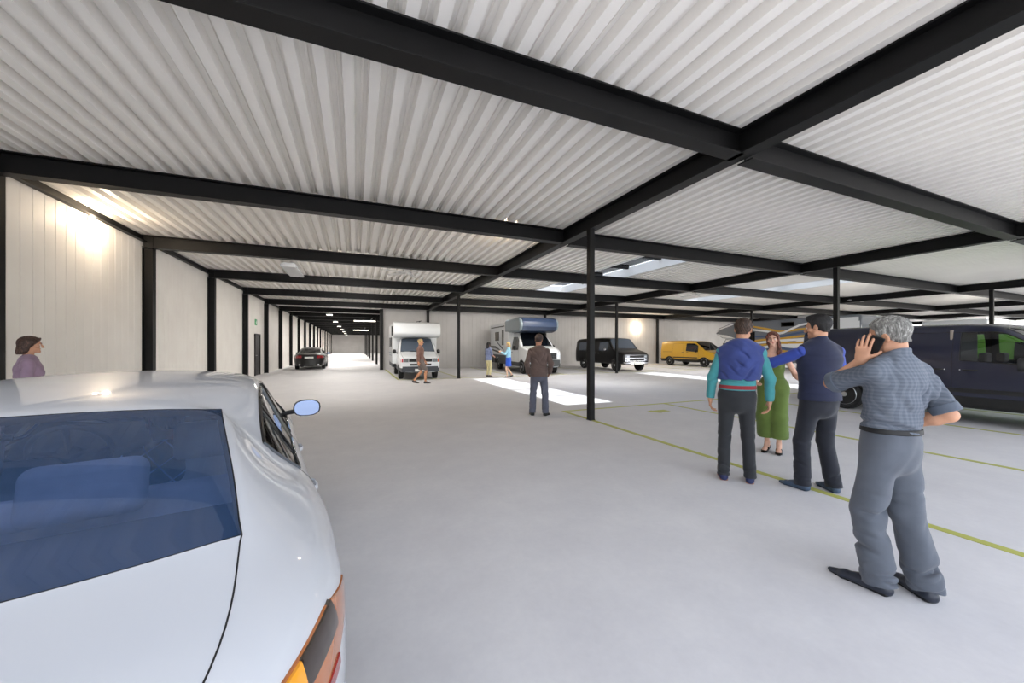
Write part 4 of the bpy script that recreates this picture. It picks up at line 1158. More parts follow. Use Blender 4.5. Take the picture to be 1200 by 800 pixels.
def stripe_coach(loc, rz):
    root = thing('blue_striped_motorhome', 'white motorhome with a thin dark blue stripe, far right behind the navy van', 'motorhome', loc, rz)
    side = [(0,.45),(.9,.45),(1.0,.85),(1.9,.85),(2.0,.45),(4.9,.45),(5.0,.8),(5.85,.8),(5.95,.45),(6.5,.5),(6.6,1.1),(6.3,1.25),(5.8,2.1),(6.2,2.2),(6.3,2.5),(5.9,2.8),(.2,2.88),(0,2.8)]
    b = mk('body', extrude_box(side, -1.12, 1.12), WB, root, bevel=.06, segs=3, smooth=True)
    BL = M('stripe_navy', (34,44,92), .4)
    mk('windscreen', MB().slab([[(-.95,6.36,1.27),(.95,6.36,1.27)],[(-.9,5.87,2.05),(.9,5.87,2.05)]], (0,.02,.014)), GL_D, b)
    for sd in (1,-1):
        X = sd*1.12
        mk('side_stripe', MB().box((X-.006,.1,2.50),(X+.006,5.9,2.58)), BL, b)
        mk('side_stripe', MB().box((X-.006,.1,1.0),(X+.006,5.9,1.12)), BL, b)
        for y0, y1 in ((.7,1.7),(3.0,4.0)):
            f = mk('box_window', MB().box((X-.02,y0,1.4),(X+.02,y1,2.05)), BLK, b, bevel=.012)
            mk('pane', MB().box((X-.02,y0+.05,1.45),(X+.025,y1-.05,2.0)), GL_D, f)
        for wy in (1.45, 5.42): wheel(root, sd*.98, wy, .38, .24, 5, RIM, 'disc')
        mk('head_lamp', MB().box((sd*.7-.18,6.52,.75),(sd*.7+.18,6.58,.95)), HL, root, bevel=.02)
    dr = mk('door', MB().box((1.11,2.0,.55),(1.135,2.65,2.25)), WB, b, bevel=.01)
    mk('door_handle', MB().box((1.13,2.55,1.2),(1.16,2.6,1.35)), BLK, dr)
    return root
stripe_coach((27.9, 8.6, 0), -PI/2)
# ------------------------------------------------------------------ people: smooth-blended solids sampled on a grid
import openvdb
def V3(*a): return np.array(a if len(a) > 1 else a[0], dtype=np.float64)
def nrm(v):
    v = V3(v); l = np.linalg.norm(v); return v/l if l > 1e-9 else v
def lerp(a, b, t): return a + (b-a)*t
class Solid:
    def __init__(s): s.p = []
    def seg(s, a, b, ra, rb=None, side=(1,0,0), k=.02, cuts=None, op=1):
        """tapered rod with an elliptical section: r = radius or (along side, across)"""
        a, b = V3(a), V3(b); rb = ra if rb is None else rb
        ra = (ra, ra) if np.isscalar(ra) else ra; rb = (rb, rb) if np.isscalar(rb) else rb
        ax = b-a; L = np.linalg.norm(ax)
        ax = ax/L if L > 1e-9 else V3(0,0,1)
        u = V3(side) - ax*np.dot(V3(side), ax)
        if np.linalg.norm(u) < 1e-3: u = np.cross(ax, V3(.3,.9,.2))
        u = nrm(u); w = np.cross(ax, u); m = max(*ra, *rb)
        def fn(X, Y, Z):
            px, py, pz = X-a[0], Y-a[1], Z-a[2]
            h = px*ax[0]+py*ax[1]+pz*ax[2]
            t = np.clip(h/max(L, 1e-6), 0, 1)
            qu = px*u[0]+py*u[1]+pz*u[2]; qw = px*w[0]+py*w[1]+pz*w[2]
            qa = h - t*L
            ru = ra[0]+(rb[0]-ra[0])*t; rw = ra[1]+(rb[1]-ra[1])*t; rm = np.minimum(ru, rw)
            f = np.sqrt((qu/ru)**2 + (qw/rw)**2 + (qa/rm)**2)
            g = np.sqrt((qu/ru**2)**2 + (qw/rw**2)**2 + (qa/rm**2)**2) + 1e-6
            return np.where(f < .3, (f-1)*rm, f*(f-1)/g)
        s.p.append((fn, np.minimum(a,b)-m, np.maximum(a,b)+m, k, op, cuts)); return s
    def ball(s, c, r, Rm=None, k=.02, cuts=None, op=1):
        """ellipsoid with radii r along the columns of Rm"""
        c = V3(c); r = V3(r if not np.isscalar(r) else (r, r, r)); Rm = np.eye(3) if Rm is None else np.array(Rm); m = r.max()
        def fn(X, Y, Z):
            p = (X-c[0], Y-c[1], Z-c[2])
            q = [p[0]*Rm[0][i]+p[1]*Rm[1][i]+p[2]*Rm[2][i] for i in range(3)]
            f = np.sqrt(sum((q[i]/r[i])**2 for i in range(3))); g = np.sqrt(sum((q[i]/r[i]**2)**2 for i in range(3))) + 1e-6
            return np.where(f < .3, (f-1)*r.min(), f*(f-1)/g)
        s.p.append((fn, c-m, c+m, k, op, cuts)); return s
    def mesh(s, vox, disp=None, cuts=None):
        lo = np.min([p[1] for p in s.p if p[4] > 0], axis=0) - 4*vox - .03; hi = np.max([p[2] for p in s.p if p[4] > 0], axis=0) + 4*vox + .03
        n = np.ceil((hi-lo)/vox).astype(int) + 1
        D = np.full(n, .2, np.float32)
        ax = [(lo[i] + vox*np.arange(n[i])).astype(np.float32) for i in range(3)]
        for fn, l, h, k, op, pc in s.p:
            m = k + 3*vox + .012
            i0 = np.clip(np.floor((l-m-lo)/vox).astype(int), 0, n); i1 = np.clip(np.ceil((h+m-lo)/vox).astype(int)+1, 0, n)
            if (i1 <= i0).any(): continue
            sl = tuple(slice(a, b) for a, b in zip(i0, i1))
            X = ax[0][sl[0]][:,None,None]; Y = ax[1][sl[1]][None,:,None]; Z = ax[2][sl[2]][None,None,:]
            d = fn(X, Y, Z)
            if pc:
                for q, nn in pc: d = np.maximum(d, (X-q[0])*nn[0] + (Y-q[1])*nn[1] + (Z-q[2])*nn[2])
            o = D[sl]
            if op > 0:
                hh = np.clip(.5+.5*(o-d)/k, 0, 1); D[sl] = o+(d-o)*hh - k*hh*(1-hh)
            else:
                d = -d; hh = np.clip(.5-.5*(o-d)/k, 0, 1); D[sl] = o+(d-o)*hh + k*hh*(1-hh)
        if disp is not None:
            I = np.nonzero(np.abs(D) < .03)
            P = np.stack([ax[i][I[i]] for i in range(3)], 1).astype(np.float64)
            D[I] += disp(P).astype(np.float32)
        for q, nn in (cuts or []):
            D = np.maximum(D, ((ax[0]-q[0])*nn[0])[:,None,None] + ((ax[1]-q[1])*nn[1])[None,:,None] + ((ax[2]-q[2])*nn[2])[None,None,:]).astype(np.float32)
        g = openvdb.FloatGrid(); g.background = .2
        g.copyFromArray(D)
        p, q = g.convertToQuads(0.0)
        return p*vox + lo, q
def solid_obj(name, solid, mat, parent, vox, disp=None, cuts=None):
    p, q = solid.mesh(vox, disp, cuts)
    me = bpy.data.meshes.new(name)
    me.vertices.add(len(p)); me.vertices.foreach_set('co', p.astype(np.float32).ravel())
    me.loops.add(len(q)*4); me.loops.foreach_set('vertex_index', q.astype(np.int32).ravel())
    me.polygons.add(len(q)); me.polygons.foreach_set('loop_start', np.arange(0, len(q)*4, 4, dtype=np.int32)); 
    me.polygons.foreach_set('use_smooth', np.ones(len(q), bool))
    me.update(calc_edges=True); me.validate()
    me.materials.append(mat)
    return link(bpy.data.objects.new(name, me), parent)

def rotm(yaw=0, pitch=0, roll=0):
    """pitch>0 looks down, yaw>0 turns left, roll>0 tips to the right"""
    return np.array(Matrix.Rotation(yaw, 3, 'Z') @ Matrix.Rotation(-pitch, 3, 'X') @ Matrix.Rotation(roll, 3, 'Y'))

def wrinkles(centers, amp=.006, freq=38, seed=0, base=.15, vert=0):
    """soft irregular creases, strongest near the given points (p, radius, direction)"""
    rs = np.random.RandomState(seed)
    ph = rs.rand(12)*6.28; dr = rs.randn(12, 3); dr /= np.linalg.norm(dr, axis=1)[:,None]
    def f(P):
        w1 = np.sin(P @ (dr[0]*9) + ph[0])*1.1 + np.sin(P @ (dr[1]*15) + ph[1])*.7
        w2 = np.sin(P @ (dr[4]*22) + ph[5])
        out = base*np.sin(P @ (dr[2]*freq*.7) + w1*1.6 + ph[2])*np.sin(P @ (dr[3]*freq*.4) + ph[3])
        for i, (c, r, d) in enumerate(centers):
            d = nrm(d); w = np.exp(-(((P-V3(c))/r)**2).sum(1))
            q = dr[(i+5) % 12]
            x = P @ (d*freq*1.25) + P @ (q*freq*.35) + w1*2.0 + ph[i % 12]
            mask = .5+.5*np.sin(P @ (dr[(i+7) % 12]*17) + w2*1.4 + ph[(i+3) % 12])
            out = out + w*mask*((.5+.5*np.sin(x))**4*1.25 - .25)
        return out*amp
    return f

class Figure:
    """a posed person; local frame: feet on z=0 facing +y, right hand +x"""
    def __init__(s, label, loc, yaw, H=1.75, female=False, skin=(190,140,112), vox=.006, pelvis=(0,0,0), lean=(0,0), twist=0, hiptwist=0, head=(0,0,0), headshift=(0,0,0),
                 feet=((-.1,0,8),(.1,0,-8)), lift=(0,0), arms=None, knees=None, belly=0, slim=1.0, thin=(.78,.70,.82)):
        s.thin = thin
        s.H = H; S = s.S = (H-.015)/1.78; s.fem = female; s.vox = vox; s.slim = slim
        s.label = label; s.loc = loc; s.yaw = yaw; s.belly = belly
        s.skinm = skin
        px, py, pz = pelvis
        s.pel = V3(px, py, (.920 + pz)*S)
        s.hr = V3(math.cos(hiptwist), math.sin(hiptwist), 0); s.sr = V3(math.cos(twist), math.sin(twist), 0)
        s.hf = V3(-s.hr[1], s.hr[0], 0); s.sf = V3(-s.sr[1], s.sr[0], 0)
        s.lean = lean
        sw = (.150 if female else .178)*S*slim
        s.neckb = s.spine(1.50); s.shc = s.spine(1.402)
        s.sh = {-1: s.shc - s.sr*sw, 1: s.shc + s.sr*sw}
        s.hip = {-1: s.pel - s.hr*.088*S, 1: s.pel + s.hr*.088*S}
        s.Rh = rotm(*[R(a) for a in head]); s.hc = s.spine(1.655) + V3(headshift)*S + s.sf*.02*S
        s.HS = S*(.97 if female else 1.0)
        s.ank = {}; s.kne = {}; s.foot = {}
        for i, sd in enumerate((-1, 1)):
            fx, fy, fyaw = feet[i]
            fd = V3(-math.sin(R(fyaw)), math.cos(R(fyaw)), 0)
            s.foot[sd] = (V3(fx, fy, 0), fd, lift[i])
            an = V3(fx, fy, (.085+lift[i])*S); s.ank[sd] = an
            a, b = .435*S, .41*S
            dv = an - s.hip[sd]; d = min(np.linalg.norm(dv), a+b-.002); u = nrm(dv)
            x = (a*a-b*b+d*d)/(2*d); hgt = math.sqrt(max(0, a*a-x*x))
            bend = nrm(fd*.8 + s.hf*.4 + (V3(knees[i]) if knees else 0)); bend = nrm(bend - u*np.dot(bend, u))
            s.kne[sd] = s.hip[sd] + u*x + bend*hgt
        s.elb = {}; s.wri = {}; s.hand = {}
        dflt = dict(up=(.16,.02,-1), fo=(.06,.18,-1), hd=None, pn=None, curl=(25,30,20), spread=.03, thumb=(0,0))
        for sd in (-1, 1):
            A = dict(dflt); A['up'] = (sd*.22, -.03, -1); A['fo'] = (sd*.05,.2,-1)
            if arms and arms.get(sd): A.update(arms[sd])
            fr = lambda v: s.sr*v[0] + s.sf*v[1] + V3(0,0,v[2])
            s.elb[sd] = s.sh[sd] + nrm(fr(A['up']))*.295*S; s.wri[sd] = s.elb[sd] + nrm(fr(A['fo']))*.25*S
            if 'to' in A:      # reach for a point: two-bone solution, elbow swung towards 'pole'
                a_, b_ = .295*S, .25*S; dv = V3(A['to']) - s.sh[sd]; d_ = min(np.linalg.norm(dv), a_+b_-.003); u_ = nrm(dv)
                x_ = (a_*a_-b_*b_+d_*d_)/(2*d_); po = fr(A['pole']); po = nrm(po - u_*np.dot(po, u_))
                s.elb[sd] = s.sh[sd] + u_*x_ + po*math.sqrt(max(0, a_*a_-x_*x_)); s.wri[sd] = s.sh[sd] + u_*d_
            hd = nrm(fr(A['hd'] or A['fo'])); pn = fr(A['pn'] or (-sd, .1, 0)); pn = nrm(pn - hd*np.dot(pn, hd))
            s.hand[sd] = (hd, pn, A['curl'], A['spread'], A['thumb'])
        s.root = None
    def spine(s, z):
        t = (z-.905)/.6
        return s.pel + V3(s.lean[0]*t*s.S, s.lean[1]*t*s.S, 0)*abs(t)**.2 + V3(0, 0, (z-.905)*s.S)
    def levels(s):
        if s.fem: L = [(.84,.160,.112),(.92,.168,.118),(1.0,.148,.102),(1.10,.118,.088),(1.22,.128,.096),(1.33,.136,.098),(1.42,.100,.070)]
        else: L = [(.84,.150,.112),(.92,.158,.116),(1.0,.150,.108),(1.10,.146,.104),(1.22,.158,.112),(1.34,.168,.116),(1.43,.120,.080)]
        return [(z, a*s.slim, b*s.slim + s.belly*math.exp(-((z-1.06)/.12)**2)) for z, a, b in L]
    def torso(s, sol, z0, z1, off=0, cuts=None, k=.03):
        L = s.levels(); S = s.S
        zs = [q[0] for q in L]
        at = lambda z: (z, np.interp(z, zs, [q[1] for q in L]), np.interp(z, zs, [q[2] for q in L]))
        pts = [at(z0)] + [q for q in L if z0+.01 < q[0] < z1-.01] + [at(z1)]
        for (za, ua, wa), (zb, ub, wb) in zip(pts, pts[1:]):
            t = np.clip(((za+zb)/2-.95)/.4, 0, 1)
            sol.seg(s.spine(za) + s.hf*s.belly*.5*math.exp(-((za-1.06)/.12)**2), s.spine(zb) + s.hf*s.belly*.5*math.exp(-((zb-1.06)/.12)**2), (ua*S+off, wa*S+off), (ub*S+off, wb*S+off), s.hr*(1-t)+s.sr*t, k, cuts)
    def head_solid(s, sol):
        c, Rm, q = s.hc, s.Rh, s.HS
        P = lambda x, y, z: c + Rm @ V3(x*q, y*q, z*q)
        f = s.fem; side = Rm @ V3(1,0,0)
        sol.seg(s.spine(1.47), P(0,-.018,-.06), (.052*q if f else .061*q), (.048*q if f else .056*q), side, .02)
        sol.ball(P(0,-.014,.038), V3(.074,.096,.080)*q, Rm, .02)
        sol.seg(P(0,.018,.0), P(0,.040,-.078 if not f else -.074), (.062*q,.066*q), ((.032 if f else .040)*q,.040*q), side, .022)
        for sx in (-1, 1):
            if not f: sol.ball(P(sx*.047,.012,-.062), .022*q, None, .025)
            sol.ball(P(sx*.043,.058,-.018), .021*q, None, .02)
            sol.ball(P(sx*.031,.099,.006), .0125*q, None, .012, op=-1)
            up = Rm @ V3(0,.25,1)
            sol.ball(P(sx*.031,.0775,.004), .0134*q, None, .002, [(P(sx*.031,.0775,.0075), -up)]); sol.ball(P(sx*.031,.0775,.004), .0130*q, None, .002, [(P(sx*.031,.0775,-.0015), up)])
            sol.ball(P(sx*.012,.098,-.031), .0085*q, None, .006)
            e = Rm @ np.array(Matrix.Rotation(sx*.3, 3, 'Z') @ Matrix.Rotation(-.2, 3, 'X'))
            sol.ball(P(sx*.076,-.008,-.004), V3(.0085,.019,.032)*q, e, .006)
            sol.ball(P(sx*.085,-.004,.002), V3(.006,.010,.018)*q, e, .006, op=-1)
        sol.seg(P(-.028,.083,.024), P(.028,.083,.024), (.009 if f else .011)*q, None, side, .014)
        sol.seg(P(0,.087,.014), P(0,.110,-.027), .0085*q, .0125*q, side, .010)
        sol.seg(P(-.023,.0755,-.053), P(.023,.0755,-.053), .0085*q, None, side, .009)
        sol.seg(P(-.020,.0745,-.066), P(.020,.0745,-.066), .0088*q, None, side, .009)
        sol.seg(P(-.026,.0885,-.0595), P(.026,.0885,-.0595), .0032*q, None, side, .004, op=-1)
        sol.ball(P(0,.074,-.092), V3(.022,.018,.018)*q, Rm, .016)
    def hand_solid(s, sol, sd):
        d, n, curl, spread, th = s.hand[sd]; w = s.wri[sd]; q = s.S*(.9 if s.fem else 1.0)
        t = np.cross(d, n)*sd
        Pt = lambda a, b, c: w + d*a*q + t*b*q + n*c*q
        sol.seg(Pt(-.01,0,0), Pt(.03,.002,0), (.027*q,.02*q), (.034*q,.0165*q), t, .015)
        sol.seg(Pt(.025,.002,0), Pt(.085,.0,0), (.036*q,.0155*q), (.040*q,.0125*q), t, .015)
        sol.ball(Pt(.035,.024,.010), .016*q, None, .015)
        spec = ((.031,.090,(.043,.026,.020)),(.0105,.096,(.047,.030,.021)),(-.0105,.092,(.043,.028,.020)),(-.030,.082,(.033,.021,.018)))
        for i, (o, l, ph) in enumerate(spec):
            p = Pt(l-.008, o, 0); ang = 0
            sp = (1.5-i)*spread
            dd = nrm(d + t*sp)
            r = .0088*q if i < 3 else .0076*q
            for j, L in enumerate(ph):
                ang += R(curl[j])*(1+.08*i)
                v = dd*math.cos(ang) + n*math.sin(ang)
                e = p + v*L*q
                sol.seg(p, e, r*(1-.08*j), r*(1-.08*(j+1)), t, .003 if j else .005)
                p = e
        b = Pt(.022,.026,.006)
        v = nrm(d*.62 + t*(.72+th[0]) + n*(.25+th[1])); e = b + v*.045*q
        sol.seg(b, e, .0125*q, .0105*q, t, .008)
        v2 = nrm(v + d*.35 + n*th[1]*.5); sol.seg(e, e + v2*.032*q, .0102*q, .008*q, t, .004)
    def body(s, name='person', cat='person', forearm_only=False):
        sol = Solid(); S = s.S
        s.torso(sol, .84, 1.43, -.018)
        tl, tc, ta = s.thin
        sol.seg(s.spine(1.40), s.spine(1.47), (.10*S,.06*S), (.050*S,.050*S), s.sr, .04)
        if s.fem:
            for sx in (-1, 1): sol.ball(s.spine(1.275) + s.sr*sx*.068*S + s.sf*.075*S, .056*S, None, .03)
        for sd in (-1, 1):
            f = .86 if s.fem else 1.0
            sol.seg(s.spine(1.475) + s.sr*sd*.03*S, s.sh[sd] + V3(0,0,.004), .036*S*f, .046*S*f, (1,0,0), .03)
            sol.seg(s.sh[sd], s.elb[sd], .049*S*f*min(ta,.84 if not s.fem else 1), .040*S*f*ta, (1,0,0), .03)
            m = lerp(s.elb[sd], s.wri[sd], .25)
            sol.seg(s.elb[sd], m, .040*S*f*ta, .043*S*f*ta, (1,0,0), .02); sol.seg(m, s.wri[sd], .043*S*f*ta, (.028*S*f,.022*S*f), np.cross(*s.hand[sd][:2]), .02)
            s.hand_solid(sol, sd)
            sol.seg(s.hip[sd], s.kne[sd], .084*S*tl, .052*S*tl, (1,0,0), .03)
            fd = s.foot[sd][1]
            c = lerp(s.kne[sd], s.ank[sd], .32) - fd*.015*S*(1 if tc > .95 else .2)
            sol.seg(s.kne[sd], c, .052*S*f*tc, .054*S*f*tc, (1,0,0), .03); sol.seg(c, s.ank[sd], .054*S*f*tc, .034*S*f, (1,0,0), .03)
            h, fd, lf = s.foot[sd]; tz = V3(0,0,lf*S)
            z = .034*S
            sol.seg(h + V3(0,0,.045*S) + tz*1.0 - fd*.025*S, h + fd*.13*S + V3(0,0,z), .032*S, (.036*S,.022*S), np.cross(fd, V3(0,0,1)), .02)
            sol.seg(s.ank[sd], h + fd*.03*S + V3(0,0,.05*S) + tz, .034*S, .034*S, (1,0,0), .02)
        s.head_solid(sol)
        o = solid_obj(name, sol, s.skin_mat(), None, s.vox)
        o.location = s.loc; o.rotation_euler = (0, 0, s.yaw)
        s.root = tag(o, s.label, cat)
        return o
    def skin_mat(s):
        k = 'skin_%d_%d_%d' % s.skinm
        if k not in MATS:
            m = Mat(k, s.skinm, .55, spec=.35); MATS[k] = m
            c = s.skinm; m.base(m.ramp(m.noise(14, 4), [(.3, tuple(int(x*.93) for x in c)), (.7, tuple(min(255, int(x*1.05)) for x in c))]))
            m.bump(m.noise(260, 2), .12, .001)
        return MATS[k].m
    def face_parts(s, brow=(50,36,28), iris=(60,44,30), lips=None):
        c, Rm, q = s.hc, s.Rh, s.HS
        P = lambda x, y, z: c + Rm @ V3(x*q, y*q, z*q)
        for sx in (-1, 1):
            e = mk('eye', MB().ball(P(sx*.031,.0775,.004), .0116*q, 14), M('eye_white', (222,216,210), .2), s.root, smooth=True)
            mk('iris', MB().ball(P(sx*.031,.0848,.004), .0056*q, 10), M('iris_%d' % iris[0], iris, .15), e, smooth=True)
            b = Solid(); b.seg(P(sx*.016,.0945,.0255), P(sx*.034,.0905,.030), .0042*q, .0042*q, Rm @ V3(0,0,1), .003); b.seg(P(sx*.034,.0905,.030), P(sx*.048,.080,.025), .0042*q, .0022*q, Rm @ V3(0,0,1), .003)
            solid_obj('eyebrow', b, M('brow_%d' % brow[0], brow, .9), s.root, .002)
        if lips:
            l = Solid(); sd = Rm @ V3(1,0,0)
            l.seg(P(-.021,.0765,-.0535), P(0,.0815,-.0525), .0034*q, .0058*q, sd, .003).seg(P(0,.0815,-.0525), P(.021,.0765,-.0535), .0058*q, .0034*q, sd, .003)
            l.seg(P(-.015,.0768,-.0655), P(.015,.0768,-.0655), .0066*q, None, sd, .003)
            solid_obj('lips', l, M('lips_%d' % lips[0], lips, .4), s.root, .002)
    def hair(s, col, style='short', vox=None, label=None, grey=None):
        c, Rm, q = s.hc, s.Rh, s.HS
        P = lambda x, y, z: c + Rm @ V3(x*q, y*q, z*q)
        N = lambda x, y, z: nrm(Rm @ V3(x, y, z))
        sol = Solid()
        t = .011 if style != 'thick' else .013
        face = [(P(0,.062,.078), N(0,.86,-.5)), ]
        if style in ('short', 'thick', 'old'):
            low = [(P(0,-.03,-.052), N(0,.10,-1))]
            front = (P(0,.060 if style != 'old' else .052,.074), N(0,.80,-.62)); ear = (P(0,.020,-.012), N(0,.62,-.78))
            sol.ball(P(0,-.014,.038), V3(.074+t,.096+t,.080+t)*q, Rm, .01, [front] + low)
            sol.seg(P(0,-.045,.02), P(0,-.062,-.045), (.066*q,.048*q), (.052*q,.030*q), Rm @ V3(1,0,0), .02, low + [(P(0,.0,-.01), N(0,.85,-.5))])
            for sx in (-1, 1): sol.ball(P(sx*.086,-.006,-.012), V3(.024,.022,.036)*q, Rm, .006, op=-1)
            for sx in (-1, 1):   # sideburns
                sol.seg(P(sx*.072,.022,.03), P(sx*.070,.024,-.008), .010*q, .006*q, Rm @ V3(0,1,0), .01)
            if style == 'thick':
                sol.seg(P(-.04,.050,.102), P(.045,.048,.102), .022*q, .020*q, Rm @ V3(1,0,0), .03)
                sol.ball(P(0,-.012,.082), V3(.071,.078,.050)*q, Rm, .03)
        elif style == 'bob':
            sol.ball(P(0,-.014,.040), V3(.084,.105,.089)*q, Rm, .01, [(P(0,.066,.064), N(0,.86,-.5))])
            sol.seg(P(0,-.055,.02), P(0,-.075,-.100), (.086*q,.062*q), (.085*q,.054*q), Rm @ V3(1,0,0), .03, [(P(0,-.08,-.130), N(0,.15,-1)), (P(0,.01,0), N(0,1,-.1))])
            for sx in (-1, 1): sol.seg(P(sx*.078,-.012,.06), P(sx*.080,-.050,-.09), (.018*q,.034*q), (.018*q,.036*q), Rm @ V3(1,0,0), .02)
            for sx in (-1, 1): sol.seg(P(sx*.03,.076,.092), P(sx*.072,.036,.035), .012*q, .012*q, Rm @ V3(0,1,0), .02)
        elif style == 'long':
            sol.ball(P(0,-.014,.040), V3(.086,.108,.092)*q, Rm, .01, [(P(0,.066,.066), N(0,.84,-.54))])
            sol.seg(P(0,-.055,.02), P(0,-.085,-.14), (.084*q,.056*q), (.085*q,.045*q), Rm @ V3(1,0,0), .03, [(P(0,.0,0), N(0,1,-.05))])
            sol.seg(P(0,-.085,-.14), P(.0,-.095,-.30), (.085*q,.042*q), (.05*q,.022*q), Rm @ V3(1,0,0), .03)
            for sx in (-1, 1):
                sol.seg(P(sx*.012,.080,.108), P(sx*.070,.052,.045), .014*q, .014*q, Rm @ V3(0,1,0), .02)
                sol.seg(P(sx*.072,.048,.045), P(sx*.080,.012,-.09), (.013*q,.022*q), (.016*q,.030*q), Rm @ V3(1,0,0), .02)
        if style == 'long_front':
            sol.ball(P(0,-.014,.040), V3(.085,.107,.091)*q, Rm, .01, [(P(0,.070,.070), N(0,.84,-.54))])
            sol.seg(P(0,-.05,.02), P(0,-.07,-.12), (.082*q,.054*q), (.075*q,.035*q), Rm @ V3(1,0,0), .03, [(P(0,.0,0), N(0,1,-.05))])
            for sx in (-1, 1):
                sol.seg(P(sx*.008,.078,.112), P(sx*.066,.058,.050), .013*q, .013*q, Rm @ V3(0,1,0), .02)
                sol.seg(P(sx*.068,.056,.050), P(sx*.074,.030,-.06), (.012*q,.020*q), (.013*q,.024*q), Rm @ V3(1,0,0), .02)
            sx = -1 if True else 1   # falls forward over one shoulder
            sol.seg(P(sx*.072,.028,-.05), P(sx*.070,.060,-.20), (.022*q,.028*q), (.034*q,.022*q), Rm @ V3(1,0,0), .02)
            sol.seg(P(sx*.070,.060,-.20), P(sx*.062,.080,-.32), (.034*q,.022*q), (.022*q,.012*q), Rm @ V3(1,0,0), .02)
        iR = np.linalg.inv(Rm)
        def strands(Pw):
            L = (Pw - c) @ iR.T / q
            a = np.arctan2(L[:,0], L[:,1]+.02)
            return .0022*np.sin(a*46 + 6*np.sin(L[:,2]*30)) + .0016*np.sin(L[:,0]*300 + 5*np.sin(L[:,2]*24))
        key = 'hair_%s_%d_%d' % (style, col[0], col[2])
        if key not in MATS:
            m = Mat(key, col, .55, spec=.4); MATS[key] = m
            g = grey or tuple(min(255, int(x*1.5+8)) for x in col)
            m.base(m.ramp(m.noise(26, 5, .6, stretch=(3,3,1)), [(.35, tuple(int(x*.7) for x in col)), (.52, col), (.68, g)]))
            m.bump(m.noise(160, 3, .5, stretch=(3,3,.6)), .5, .004)
        return solid_obj('hair', sol, MATS[key].m, s.root, vox or max(.003, s.vox*.8), strands)
    def trousers(s, mat, top=1.0, hem=.06, off=.014, rt=.098, rk=.075, rh=.072, name='trousers', amp=.014, vox=None, seed=1, flare=None, k=.03):
        sol = Solid(); S = s.S; cen = []
        s.torso(sol, .85, top+.04, off, k=k)
        for sd in (-1, 1):
            h, kn, an = s.hip[sd], s.kne[sd], s.ank[sd]
            sol.seg(h + V3(0,0,.02*S), kn, rt*S*s.slim**.5, rk*S, (1,0,0), k)
            if hem < .5:
                dn = nrm(an-kn); end = kn + dn*((kn[2]-hem*S)/max(.2, -dn[2]))
                fd = s.foot[sd][1]
                sol.seg(kn, end + dn*.03, (rk*S,rk*S), (rh*S,rh*1.04*S), np.cross(fd, V3(0,0,1)), .02, [(end, dn*.9+V3(0,0,-.3))])
                cen += [(end, V3(.12,.12,.10), dn+fd*.25), (end+V3(0,0,.1), V3(.12,.12,.07), dn-fd*.5), (kn - fd*.05, V3(.12,.10,.12), dn + fd*.5), (lerp(h, kn, .15)+s.hf*.05, V3(.1,.14,.09), (1*sd,.2,1.2)), (lerp(kn,end,.5), V3(.1,.1,.16), dn+fd*.8)]
            else:
                dn = nrm(kn-h); 
        cuts = [(s.spine(top), V3(0,0,1))]
        if hem >= .5: cuts.append((V3(0,0,hem*S), V3(0,0,-1)))
        return solid_obj(name, sol, mat, s.root, vox or s.vox, wrinkles(cen, amp, 46, seed), cuts)
    def top(s, mat, hem=1.0, off=.018, sleeve=1.0, rs=.057, re=.048, rw=.037, name='shirt', amp=.014, vox=None, seed=2, collar=True, necktop=1.535, sl=(-1,1), flare=0, shoulder=1.0, neckline=None):
        sol = Solid(); S = s.S; cen = []
        hc = [(s.spine(hem), V3(0,0,-1))]
        s.torso(sol, hem-.03, 1.43, off, hc)
        if flare: sol.seg(s.spine(hem-.03), s.spine(hem+.12), (.165*S+off+flare,.118*S+off+flare), (.15*S+off,.105*S+off), s.hr, .04, hc)
        sol.seg(s.spine(1.40), s.spine(1.46), (.10*S+off*.5,.064*S+off*.6), (.058*S+off*.5,.056*S+off*.5), s.sr, .04)
        if s.fem:
            for sx in (-1, 1): sol.ball(s.spine(1.275) + s.sr*sx*.068*S + s.sf*.08*S, .062*S, None, .035)
        for sd in (-1, 1):
            sol.seg(s.spine(1.470) + s.sr*sd*.035*S, s.sh[sd] + V3(0,0,.003), (.036*S+off*.5)*shoulder, (.047*S+off*.5)*shoulder, (1,0,0), .035)
            if sd not in sl: continue
            if sleeve <= .5:
                e = lerp(s.sh[sd], s.elb[sd], sleeve*2); dn = nrm(s.elb[sd]-s.sh[sd])
                sol.seg(s.sh[sd], e + dn*.02, rs*S, re*S, (1,0,0), .02, [(e, dn)])
                cen += [(s.sh[sd], V3(.1,.1,.1), dn + s.sr*sd)]
            else:
                sol.seg(s.sh[sd], s.elb[sd], rs*S, re*S, (1,0,0), .018)
                dn = nrm(s.wri[sd]-s.elb[sd]); e = lerp(s.elb[sd], s.wri[sd], (sleeve-.5)*2)
                sol.seg(s.elb[sd], e + dn*.02, re*S, lerp(re, rw, (sleeve-.5)*2)*S, (1,0,0), .025, [(e, dn)])
                du = nrm(s.elb[sd]-s.sh[sd])
                cen += [(s.elb[sd], V3(.09,.09,.09), dn-du*.8), (s.sh[sd], V3(.11,.11,.11), du + s.sr*sd*.4), (lerp(s.elb[sd],e,.6), V3(.08,.08,.08), dn)]
        cen += [(s.spine(1.06), V3(.2,.2,.09), (.35,.2,1)), (s.spine(1.16)-s.sf*.1, V3(.16,.12,.12), (.6,.1,.8)), (s.spine(1.3)-s.sf*.1+s.sr*.1, V3(.1,.1,.12), (.9,.0,-.4)), (s.spine(1.3)-s.sf*.1-s.sr*.1, V3(.1,.1,.12), (.9,0,.4))]
        cuts = [(s.spine(neckline[0]) + s.sf*neckline[1], nrm(s.sf*neckline[2] + V3(0,0,1)))] if neckline else None
